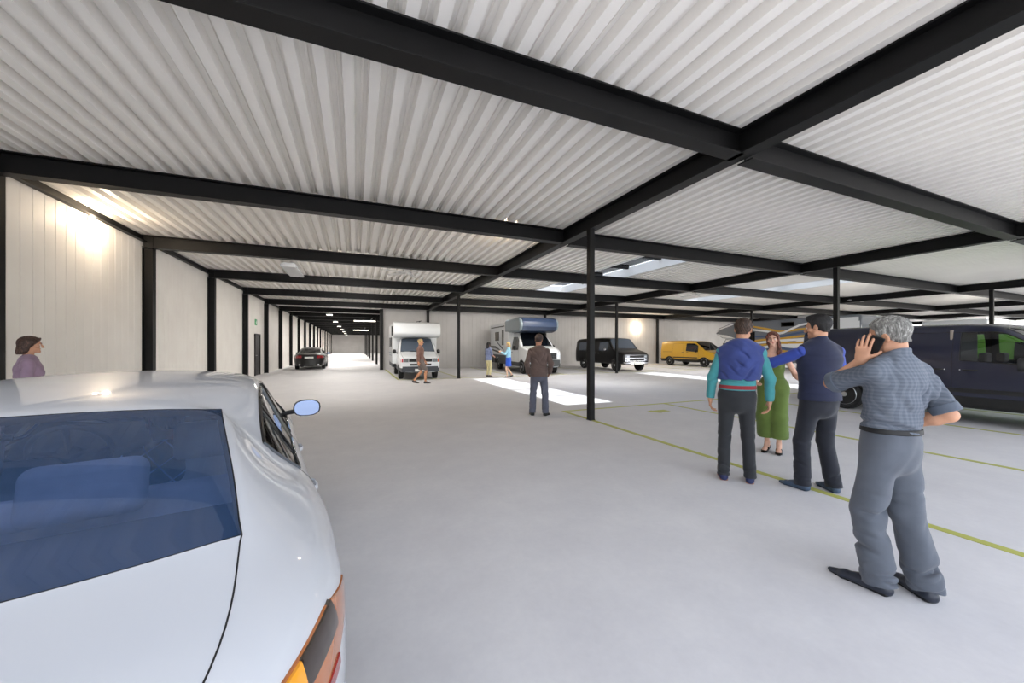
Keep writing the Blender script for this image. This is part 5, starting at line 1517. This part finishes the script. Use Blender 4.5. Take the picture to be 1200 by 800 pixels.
        if collar:
            sol.seg(s.spine(1.455), s.spine(necktop), (.070*S,.068*S), (.067*S,.065*S), s.sr, .012, [(s.spine(necktop), nrm(V3(0,0,1)+s.sf*.35))])
        return solid_obj(name, sol, mat, s.root, vox or s.vox, wrinkles(cen, amp, 44, seed), cuts)
    def ring(s, mat, z0, z1, off, name='belt', vox=.004):
        sol = Solid(); s.torso(sol, z0-.04, z1+.04, off)
        o = solid_obj(name, sol, mat, s.root, vox, None, [(s.spine(z1), V3(0,0,1)), (s.spine(z0), V3(0,0,-1))])
        S = s.S
        p = s.spine((z0+z1)/2) + s.hf*(np.interp((z0+z1)/2, [q[0] for q in s.levels()], [q[2] for q in s.levels()])*S + off + s.belly*.3)
        mk('buckle', MB().cbox(tuple(p), (.045,.012,.036)), CHR, o, bevel=.003)
        return o
    def shoes(s, mat, sole=None, long=1.0, heel=0, name='shoe', vox=None, boat=False):
        S = s.S*(.92 if s.fem else 1.0)
        for sd in (-1, 1):
            h, fd, lf = s.foot[sd]; side = np.cross(fd, V3(0,0,1))
            up = lf*S
            Z = lambda f, z: h + fd*f*S + V3(0,0,z*S) + V3(0,0,up*np.clip(1-(f+.05)/.2, 0, 1))
            sol = Solid()
            sol.seg(Z(-.035,.035), Z(.06,.032), (.038*S,.038*S), (.040*S,.036*S), side, .02)
            sol.seg(Z(.06,.034), Z(.135*long,.024), (.042*S,.034*S), (.046*S,.024*S), side, .02)
            sol.seg(Z(.135*long,.022), Z(.195*long,.014), (.046*S,.022*S), (.022*S if long > 1.05 else .032*S,.012*S), side, .015)
            if not boat: sol.seg(Z(-.01,.070), Z(.105,.036), (.034*S,.030*S), (.040*S,.026*S), side, .02)
            if not boat: sol.seg(Z(-.02,.04), Z(-.008,.088), (.036*S,.040*S), (.036*S,.042*S), side, .02, [(Z(-.008,.092), V3(0,0,1))])
            o = solid_obj(name, sol, mat, s.root, vox or min(s.vox, .006), None, [(V3(0,0,.006) , V3(0,0,-1))] if lf == 0 else None)
            so = Solid()
            so.seg(Z(-.04,.006), Z(.06,.006), (.038*S,.012*S), (.036*S,.012*S), side, .01).seg(Z(.06,.006), Z(.135*long,.006), (.036*S,.012*S), (.046*S,.012*S), side, .01).seg(Z(.135*long,.006), Z(.19*long,.007), (.046*S,.011*S), (.022*S,.010*S), side, .01)
            if heel or lf == 0: so.seg(Z(-.042,.012), Z(.005,.012), (.038*S,.014*S), None, side, .006)
            solid_obj('sole', so, sole or M('sole_black', (16,16,18), .7), o, min(s.vox, .006), None, [(V3(0,0,.0), V3(0,0,-1))])
# ------------------------------------------------------------------ the people in the hall
SK1, SK2, SK3 = (196,146,118), (214,168,146), (180,130,104)
def check_fabric(name, a, b, scale, bold=.5):
    """fine woven check from two crossed stripe sets"""
    m = Mat(name, a, .85); MATS[name] = m
    o = m.xyz(); 
    u = m.math('ADD', o[0], m.math('MULTIPLY', o[1], .45)); 
    sx = m.math('GREATER_THAN', m.math('SINE', m.math('MULTIPLY', u, scale)), .15); sz = m.math('GREATER_THAN', m.math('SINE', m.math('MULTIPLY', o[2], scale)), .15)
    m.base(m.mix(m.math('MULTIPLY', m.math('ADD', sx, sz), .5), a, b)); m.bump(m.noise(240, 2), .2, .002)
    return m.m
def plaid_fabric(name, a, b, scale):
    m = Mat(name, a, .85); MATS[name] = m
    o = m.xyz()
    def ln(v, th): return m.math('GREATER_THAN', m.math('SINE', m.math('MULTIPLY', v, scale)), th)
    u = m.math('ADD', m.math('MULTIPLY', o[0], .8), m.math('MULTIPLY', o[2], .6)); v = m.math('SUBTRACT', m.math('MULTIPLY', o[0], .6), m.math('MULTIPLY', o[2], .8))
    f = m.math('MAXIMUM', ln(u, .975), ln(v, .975)); g = m.math('MULTIPLY', m.math('ADD', ln(u, .2), ln(v, .2)), .22)
    m.base(m.mix(f, m.mix(g, a, (60,74,110)), b)); return m.m
def quilt(sol_disp, n=26, amp=.006):
    return lambda P: (sol_disp(P) if sol_disp else 0) + amp*(1-np.abs(np.sin(P[:,2]*n))**.5)

# --- elderly man on the phone
def old_figure(arm):
    return Figure('elderly grey haired man in checked shirt and grey trousers holding a phone to his ear', (2.985,1.125,0), R(-8), 1.685, skin=SK1, vox=.0042, twist=R(-8), pelvis=(.0,.05,0), lean=(.0,-.03),
        head=(12,13,-7), headshift=(-.005,.03,-.025), feet=((-.09,.06,12),(.105,-.05,-20)), belly=.012, slim=.90, thin=(.8,.7,1),
        arms={-1: arm, 1: dict(up=(.17,-.44,-.9), fo=(-.30,.85,-.42), hd=(-.75,.5,-.3), pn=(-.4,-.85,0))})
f = old_figure({})
out_ = f.Rh @ V3(-1,0,0); ear = f.hc + f.Rh @ V3(-.084,-.004,-.004)*f.HS; ax = nrm(f.Rh @ V3(.10,.62,-.78))
phc = ear + ax*.052 + out_*.012 + nrm(f.Rh @ V3(0,1,0))*.028
hdir = nrm(f.Rh @ V3(.04,-.36,.93)); wr = phc + out_*.026 - hdir*.068 + nrm(f.Rh @ V3(0,1,0))*.042 - V3(0,0,.008)
un = lambda v: (float(np.dot(v, f.sr)), float(np.dot(v, f.sf)), float(v[2]))
f = old_figure(dict(to=tuple(wr), pole=(-.16,.35,-1), hd=un(hdir), pn=un(-out_), curl=(8,18,14), spread=.07, thumb=(.1,.25)))
old = f.body(); f.face_parts(brow=(90,84,80)); f.hair((122,120,116), 'old', grey=(178,177,172))
f.trousers(fabric('grey_trouser_cloth', (84,89,99), .10), 1.04, .058, .018, .099, .088, .084, amp=.034)
CHK = check_fabric('small_check_shirt', (84,91,103), (104,110,121), 300)
f.top(CHK, 1.03, .022, .47, .064, .066, name='checked_shirt', amp=.026)
f.ring(M('black_leather', (12,12,14), .6), 1.012, 1.046, .0235)
f.shoes(M('navy_black_leather', (40,44,56), .38), long=1.30)
for sd in (-1, 1):      # turned-up cuffs
    c = Solid(); dn = nrm(f.elb[sd]-f.sh[sd]); e = lerp(f.sh[sd], f.elb[sd], .95)
    c.seg(e - dn*.055, e + dn*.03, .071*f.S, .073*f.S, (1,0,0), .01, [(e, dn), (e - dn*.05, -dn)])
    solid_obj('rolled_cuff', c, fabric('cuff_cloth', (80,88,101)), f.root, .004)
ph = thing('mobile_phone', 'black mobile phone held to the ear of the grey haired man', 'phone', (0,0,0))
Wm = Matrix.Translation(f.loc) @ Matrix.Rotation(f.yaw, 4, 'Z')
nn_ = nrm(-out_ - ax*np.dot(-out_, ax)); sd_ = np.cross(ax, nn_)
Rl = Matrix(((sd_[0],ax[0],nn_[0]),(sd_[1],ax[1],nn_[1]),(sd_[2],ax[2],nn_[2]))).to_4x4()
ph.matrix_world = Wm @ Matrix.Translation(Vector(phc)) @ Rl
mk('case', MB().cbox((0,0,0),(.066,.138,.010)), M('phone_black', (14,14,16), .3), ph, bevel=.005)
mk('screen', MB().cbox((0,0,.0051),(.060,.128,.001)), M('phone_screen', (6,7,10), .06), ph)

# --- man in teal with a blue sweater over his shoulders
f = Figure('man in a teal shirt with a blue sweater over his back, seen from behind', (3.86,2.79,0), R(-50), 1.79, skin=SK1, vox=.005, lean=(.05,.0), head=(-14,4,3), feet=((-.125,.0,5),(.125,.0,-6)),
    arms={-1: dict(up=(-.34,-.06,-1), fo=(-.10,.16,-1), hd=(.02,.2,-1), curl=(22,30,20), spread=.08), 1: dict(up=(.30,.0,-1), fo=(.03,.22,-1), hd=(-.03,.2,-1), curl=(22,30,20), spread=.08)})
teal = f.body(); f.face_parts(); f.hair((58,42,32), 'short')
f.trousers(fabric('black_trouser_cloth', (36,38,42), .12), 1.03, .055, .012, .094, .066, .060, amp=.010)
TEAL = fabric('teal_shirt_cloth', (64,140,144), .10)
f.top(TEAL, 1.0, .018, .98, .058, .052, .042, name='teal_shirt', amp=.012)
f.ring(fabric('red_belt_cloth', (140,40,46), .1), 1.005, 1.045, .024)
f.shoes(M('navy_suede', (34,42,84), .7), M('tan_sole', (170,120,96), .6))
sw = Solid(); S = f.S; BK = V3(0,.035,0)
f.torso(sw, 1.08, 1.43, .052, [(f.spine(1.2) + f.sf*.045, f.sf), (f.spine(1.115), V3(0,0,-1))])
sw.seg(f.spine(1.40) - f.sf*.012, f.spine(1.47) - f.sf*.02, (.135*S,.10*S), (.09*S,.085*S), f.sr, .04, [(f.spine(1.2) + f.sf*.075, f.sf)])
for sd in (-1, 1):
    sw.seg(f.spine(1.47) + f.sr*sd*.06*S, f.sh[sd] + V3(0,0,.012), .05*S, .060*S, (1,0,0), .04)
    sw.seg(f.sh[sd]*.6 + f.spine(1.46)*.4 + f.sf*.02, f.spine(1.33) + f.sf*.125*S + f.sr*sd*.06, .042*S, .038*S, (1,0,0), .03)
    sw.seg(f.spine(1.33) + f.sf*.125*S + f.sr*sd*.06, f.spine(1.14) + f.sf*.14*S + f.sr*sd*.03, .038*S, .030*S, (1,0,0), .02)
sw.seg(f.spine(1.455) + f.sr*.085 - f.sf*.05, f.spine(1.425) - f.sf*.115*S, .026, .030, (1,0,0), .025); sw.seg(f.spine(1.455) - f.sr*.085 - f.sf*.05, f.spine(1.425) - f.sf*.115*S, .026, .030, (1,0,0), .025)
solid_obj('sweater', sw, fabric('royal_blue_knit', (46,60,118), .12, 160), f.root, .005, wrinkles([(f.spine(1.33)-f.sf*.12, V3(.2,.1,.14), (.15,0,1)), (f.spine(1.2)-f.sf*.1-f.sr*.08, V3(.1,.1,.12), (.8,0,.6)), (f.spine(1.2)-f.sf*.1+f.sr*.08, V3(.1,.1,.12), (-.8,0,.6))], .020, 46, 5))

# --- woman in the green jumpsuit
f = Figure('woman with long brown hair in a green jumpsuit and black heels, facing the men', (5.40,3.36,0), R(112), 1.66, True, skin=SK2, vox=.005, head=(6,2,4), feet=((-.07,.02,8),(.07,.0,-6)), lift=(.05,.05), pelvis=(0,0,.035), thin=(.8,1,1),
    arms={-1: dict(up=(-.42,.10,-.9), fo=(-.50,.62,-.42), hd=(-.62,.6,-.28), pn=(.2,.4,1), curl=(10,14,10), spread=.16, thumb=(.2,0)), 1: dict(up=(.25,.1,-1), fo=(-.2,.8,-.3))})
f.body(); f.face_parts(brow=(70,48,38), iris=(80,60,44), lips=(186,92,92)); f.hair((92,52,40), 'long_front')
OLV = fabric('olive_green_cloth', (90,110,46), .10)
f.trousers(OLV, 1.06, .25, .014, .105, .112, .125, name='jumpsuit_legs', amp=.010, k=.05)
f.top(OLV, 1.03, .010, .0, name='jumpsuit_top', sl=(), collar=False, amp=.006, shoulder=.62, neckline=(1.43, 0, 1.1))
f.ring(fabric('green_sash', (84,106,40), .1), 1.045, 1.075, .018, 'sash')
f.shoes(M('black_patent', (14,14,15), .2), heel=1, boat=True)
for sd in (-1, 1):
    h, fd, lf = f.foot[sd]; p = h - fd*.035*f.S
    mk('stiletto_heel', MB().tube([tuple(p + V3(0,0,.001)), tuple(p + V3(0,0,.07))], [.006,.018], 10), M('black_patent', (14,14,15), .2), f.root, smooth=True)

# --- man in the padded vest
f = Figure('dark haired man in a navy padded vest reaching out his blue sleeved arm', (4.36,2.26,0), R(-14), 1.80, skin=SK1, vox=.0048, twist=R(-10), head=(24,6,0), feet=((-.125,.07,12),(.13,-.03,-14)),
    arms={-1: dict(up=(-.45,.80,-.40), fo=(-.08,.97,.16), hd=(.1,1,.0), pn=(.5,0,-.8), curl=(16,24,16), spread=.09), 1: dict(up=(.22,.1,-1), fo=(-.35,.85,.10), curl=(40,50,30))})
f.body(); f.face_parts(brow=(26,22,20)); f.hair((20,18,18), 'thick')
f.trousers(fabric('ink_trouser_cloth', (24,27,38), .14), 1.02, .05, .014, .098, .074, .070, amp=.013)
f.top(fabric('blue_sweater_knit', (52,72,158), .10, 180), .99, .012, 1.0, .060, .052, .040, name='blue_sweater', amp=.012)
vs_ = Solid(); S = f.S
f.torso(vs_, .90, 1.43, .036, [(f.spine(.925), V3(0,0,-1))])
vs_.seg(f.spine(1.40), f.spine(1.47), (.115*S,.082*S), (.082*S,.078*S), f.sr, .04)
for sd in (-1, 1): vs_.seg(f.spine(1.47) + f.sr*sd*.04*S, f.spine(1.415) + f.sr*sd*.168*S, .055*S, .066*S, (1,0,0), .035, [(f.spine(1.4) + f.sr*sd*.185*S, f.sr*sd)])
vs_.seg(f.spine(1.45), f.spine(1.56) + f.sf*.01, (.084*S,.080*S), (.076*S,.076*S), f.sr, .02, [(f.spine(1.55), nrm(V3(0,0,1)+f.sf*.3))])
solid_obj('padded_vest', vs_, fabric('navy_padded_cloth', (20,27,56), .12, 120), f.root, .0048, quilt(wrinkles([], .006, 40, 3, .3), 34, .006))
f.shoes(M('slate_blue_leather', (62,80,102), .45), M('blue_sole', (40,52,70), .6), 1.12)

# --- man in the brown jacket, farther off
f = Figure('man in a brown jacket and grey trousers standing alone with his back turned', (3.61,7.08,0), R(-27), 1.74, skin=SK3, vox=.007, head=(-16,6,5), feet=((-.14,.02,14),(.14,-.02,-26)),
    arms={-1: dict(up=(-.32,-.16,-1), fo=(.12,.55,-.9), hd=(.3,.6,-.7)), 1: dict(up=(.32,-.16,-1), fo=(-.12,.55,-.9), hd=(-.3,.6,-.7))})
f.body(); f.face_parts(); f.hair((58,44,40), 'thick')
f.trousers(fabric('stone_grey_cloth', (92,94,108), .1), 1.0, .06, .014, .098, .076, .074)
f.top(fabric('brown_jacket_cloth', (98,80,74), .14, 90), .86, .030, .99, .066, .060, .050, name='jacket', amp=.018, necktop=1.52)
f.shoes(M('black_shoe', (28,28,30), .4))

# --- man walking past the white camper
f = Figure('fair haired man in a brown shirt and shorts walking past the white camper van', (2.36,15.05,0), R(-98), 1.83, skin=(206,150,116), vox=.010, head=(-8,4,0), feet=((-.09,-.24,0),(.09,.20,0)), lift=(.04,0), pelvis=(0,0,-.05), thin=(.8,1,.84),
    arms={-1: dict(up=(-.15,.25,-1), fo=(0,.5,-1)), 1: dict(up=(.2,-.3,-1), fo=(.05,.05,-1))})
f.body(); f.face_parts(); f.hair((196,160,110), 'short')
f.trousers(fabric('taupe_shorts_cloth', (112,102,98), .1), 1.0, .52, .016, .105, .092, name='shorts')
f.top(fabric('brown_shirt_cloth', (132,98,88), .14, 90), .92, .022, .96, .062, .056, .048)
f.shoes(M('grey_shoe', (74,70,72), .6))

# --- two women by the motorhome
f = Figure('woman with long black hair and cream trousers by the motorhome', (5.97,17.15,0), R(-62), 1.70, True, skin=SK2, vox=.010, head=(10,0,0), feet=((-.07,.0,4),(.07,.03,-4)),
    arms={-1: dict(up=(-.2,.15,-1), fo=(.1,.8,-.4)), 1: dict(up=(.25,.1,-1), fo=(-.1,.8,-.4))})
f.body(); f.face_parts(); f.hair((26,22,24), 'long')
f.trousers(fabric('cream_cloth', (216,206,160), .08), 1.02, .09, .012, .090, .062, .056)
f.top(fabric('grey_blue_cloth', (124,134,168), .14), .84, .020, .55, .052, .046, name='blouse')
f.shoes(M('grey_shoe', (74,70,72), .6))
f = Figure('fair haired woman in a bright blue dress holding up her arms by the motorhome', (6.70,16.33,0), R(64), 1.70, True, skin=(226,188,162), vox=.010, head=(0,4,0), feet=((-.07,.05,2),(.07,-.16,-2)), lift=(0,.06), pelvis=(0,0,-.01), thin=(.8,1,.84),
    arms={-1: dict(up=(-.35,.45,-.7), fo=(.1,.85,.35)), 1: dict(up=(.35,.45,-.7), fo=(-.1,.85,.35))})
f.body(); f.face_parts(); f.hair((206,170,110), 'bob')
dr = Solid(); S = f.S
f.torso(dr, .86, 1.43, .016); dr.seg(f.spine(1.40), f.spine(1.46), (.10*S,.07*S), (.06*S,.06*S), f.sr, .04)
for sx in (-1, 1): dr.ball(f.spine(1.275) + f.sr*sx*.068*S + f.sf*.08*S, .062*S, None, .035)
dr.seg(f.spine(1.0), f.spine(.50), (.155*S,.11*S), (.21*S,.17*S), f.sr, .04, [(f.spine(.56), V3(0,0,-1))])
solid_obj('dress', dr, fabric('bright_blue_cloth', (40,84,190), .12), f.root, .010, wrinkles([(f.spine(.75), V3(.3,.3,.2), (1,.3,0))], .016, 34, 4))
f.top(fabric('sky_blue_cloth', (156,206,228), .08), 1.0, .024, .98, .056, .050, .042, name='cardigan')
f.shoes(M('grey_shoe', (74,70,72), .6))

# --- woman beyond the white car
f = Figure('woman with bobbed brown hair and a mauve top beyond the white car', (-3.66,6.40,0), R(-62), 1.61, True, skin=SK1, vox=.006, head=(0,2,0), slim=1.05)
f.body(); f.face_parts(lips=(170,96,92)); f.hair((66,46,38), 'bob')
f.trousers(fabric('charcoal_cloth', (54,54,60), .1), 1.0, .06)
f.top(fabric('mauve_cloth', (146,122,142), .10), .9, .018, .99, name='mauve_top', amp=.014, collar=False)
f.shoes(M('black_shoe', (28,28,30), .4))

# --- the two in the white car
def seated(label, lx, ly, hy, head, mat, hairc, sk, z0=.31, H=1.50):
    th, sc = .184, .915
    X = -.748 + lx*sc*math.cos(th) - ly*sc*math.sin(th); Y = .476 + lx*sc*math.sin(th) + ly*sc*math.cos(th)
    f = Figure(label, (X, Y, z0), th, H, skin=sk, vox=.006, pelvis=(0,0,-.905+.20), lean=(0,-.10), head=head, headshift=(0,.03,0), feet=((-.10,.62,4),(.10,.62,-4)), knees=((0,0,3),(0,0,3)),
        arms={-1: dict(up=(-.2,.5,-.8), fo=(.1,1,-.05), hd=(.1,1,-.1)), 1: dict(up=(.2,.5,-.8), fo=(-.1,1,-.05), hd=(-.1,1,-.1))})
    f.body(); f.face_parts(); f.hair(hairc, 'short')
    f.trousers(fabric('denim_cloth', (58,66,88), .1), .98, .06)
    f.top(mat, .95, .018, .99, name='shirt'); f.shoes(M('black_shoe', (28,28,30), .4))
    return f
seated('passenger in a dark blue plaid shirt seated in the white car', .24, 2.12, 0, (38,10,0), plaid_fabric('navy_plaid', (36,46,80), (170,190,226), 75), (44,36,40), (206,140,120))
seated('driver seated at the wheel of the white car', -.40, 2.15, 0, (0,4,0), fabric('grey_shirt', (110,114,124)), (40,32,28), SK2)
# ------------------------------------------------------------------ camera, sky, sun, lamps
cam = bpy.data.cameras.new('camera'); co = bpy.data.objects.new('camera', cam); COL.objects.link(co)
CAMF = 433.0
cam.sensor_fit = 'HORIZONTAL'; cam.sensor_width = 36; cam.lens = 36*CAMF/1200
cam.clip_start = .05; cam.clip_end = 400
YAW = math.atan(182.5/CAMF)
co.location = (0, 0, 1.48); co.rotation_euler = (PI/2, 0, -YAW)
cam.shift_y = 5.7/1200
SC.camera = co

w = bpy.data.worlds.new('sky'); SC.world = w; w.use_nodes = True
nt = w.node_tree; bg = nt.nodes['Background']
st = nt.nodes.new('ShaderNodeTexSky'); st.sky_type = 'NISHITA'; st.sun_disc = False
st.sun_elevation = R(52); st.sun_rotation = R(90); st.air_density = 1.0; st.dust_density = .6; st.ozone_density = 1.5
hz = nt.nodes.new('ShaderNodeMix'); hz.data_type = 'RGBA'; hz.inputs[0].default_value = .68; hz.inputs[7].default_value = (3.15,3.1,3.05,1)
nt.links.new(st.outputs[0], hz.inputs[6]); nt.links.new(hz.outputs[2], bg.inputs[0]); bg.inputs[1].default_value = .82
sl = bpy.data.lights.new('sun', 'SUN'); sl.energy = 9; sl.angle = R(.6); sl.color = (1, .96, .9)
so = bpy.data.objects.new('sun', sl); COL.objects.link(so)
so.rotation_euler = Vector((-3.12, .05, -4.35)).to_track_quat('-Z', 'Y').to_euler()

def lamp(kind, loc, energy, col=(1,.95,.88), size=.1, rot=None, parent=None, size_y=None):
    l = bpy.data.lights.new('lamp_light', kind); l.energy = energy; l.color = col
    if kind == 'AREA':
        l.size = size
        if size_y: l.shape = 'RECTANGLE'; l.size_y = size_y
    else: l.shadow_soft_size = size
    o = bpy.data.objects.new('lamp_light', l); COL.objects.link(o); o.location = loc
    if rot: o.rotation_euler = rot
    return o
for l_ in LAMPS: lamp(l_[0], l_[1], l_[2], l_[3], l_[4], l_[5], None, l_[6])
vs = SC.view_settings
vs.view_transform = 'Standard'; vs.look = 'None'; vs.exposure = .07; vs.gamma = 1; vs.use_curve_mapping = False
SC.cycles.use_denoising = True
SC.cycles.max_bounces = 10; SC.cycles.diffuse_bounces = 6; SC.cycles.transparent_max_bounces = 16; SC.cycles.glossy_bounces = 4
SC.cycles.sample_clamp_indirect = 6
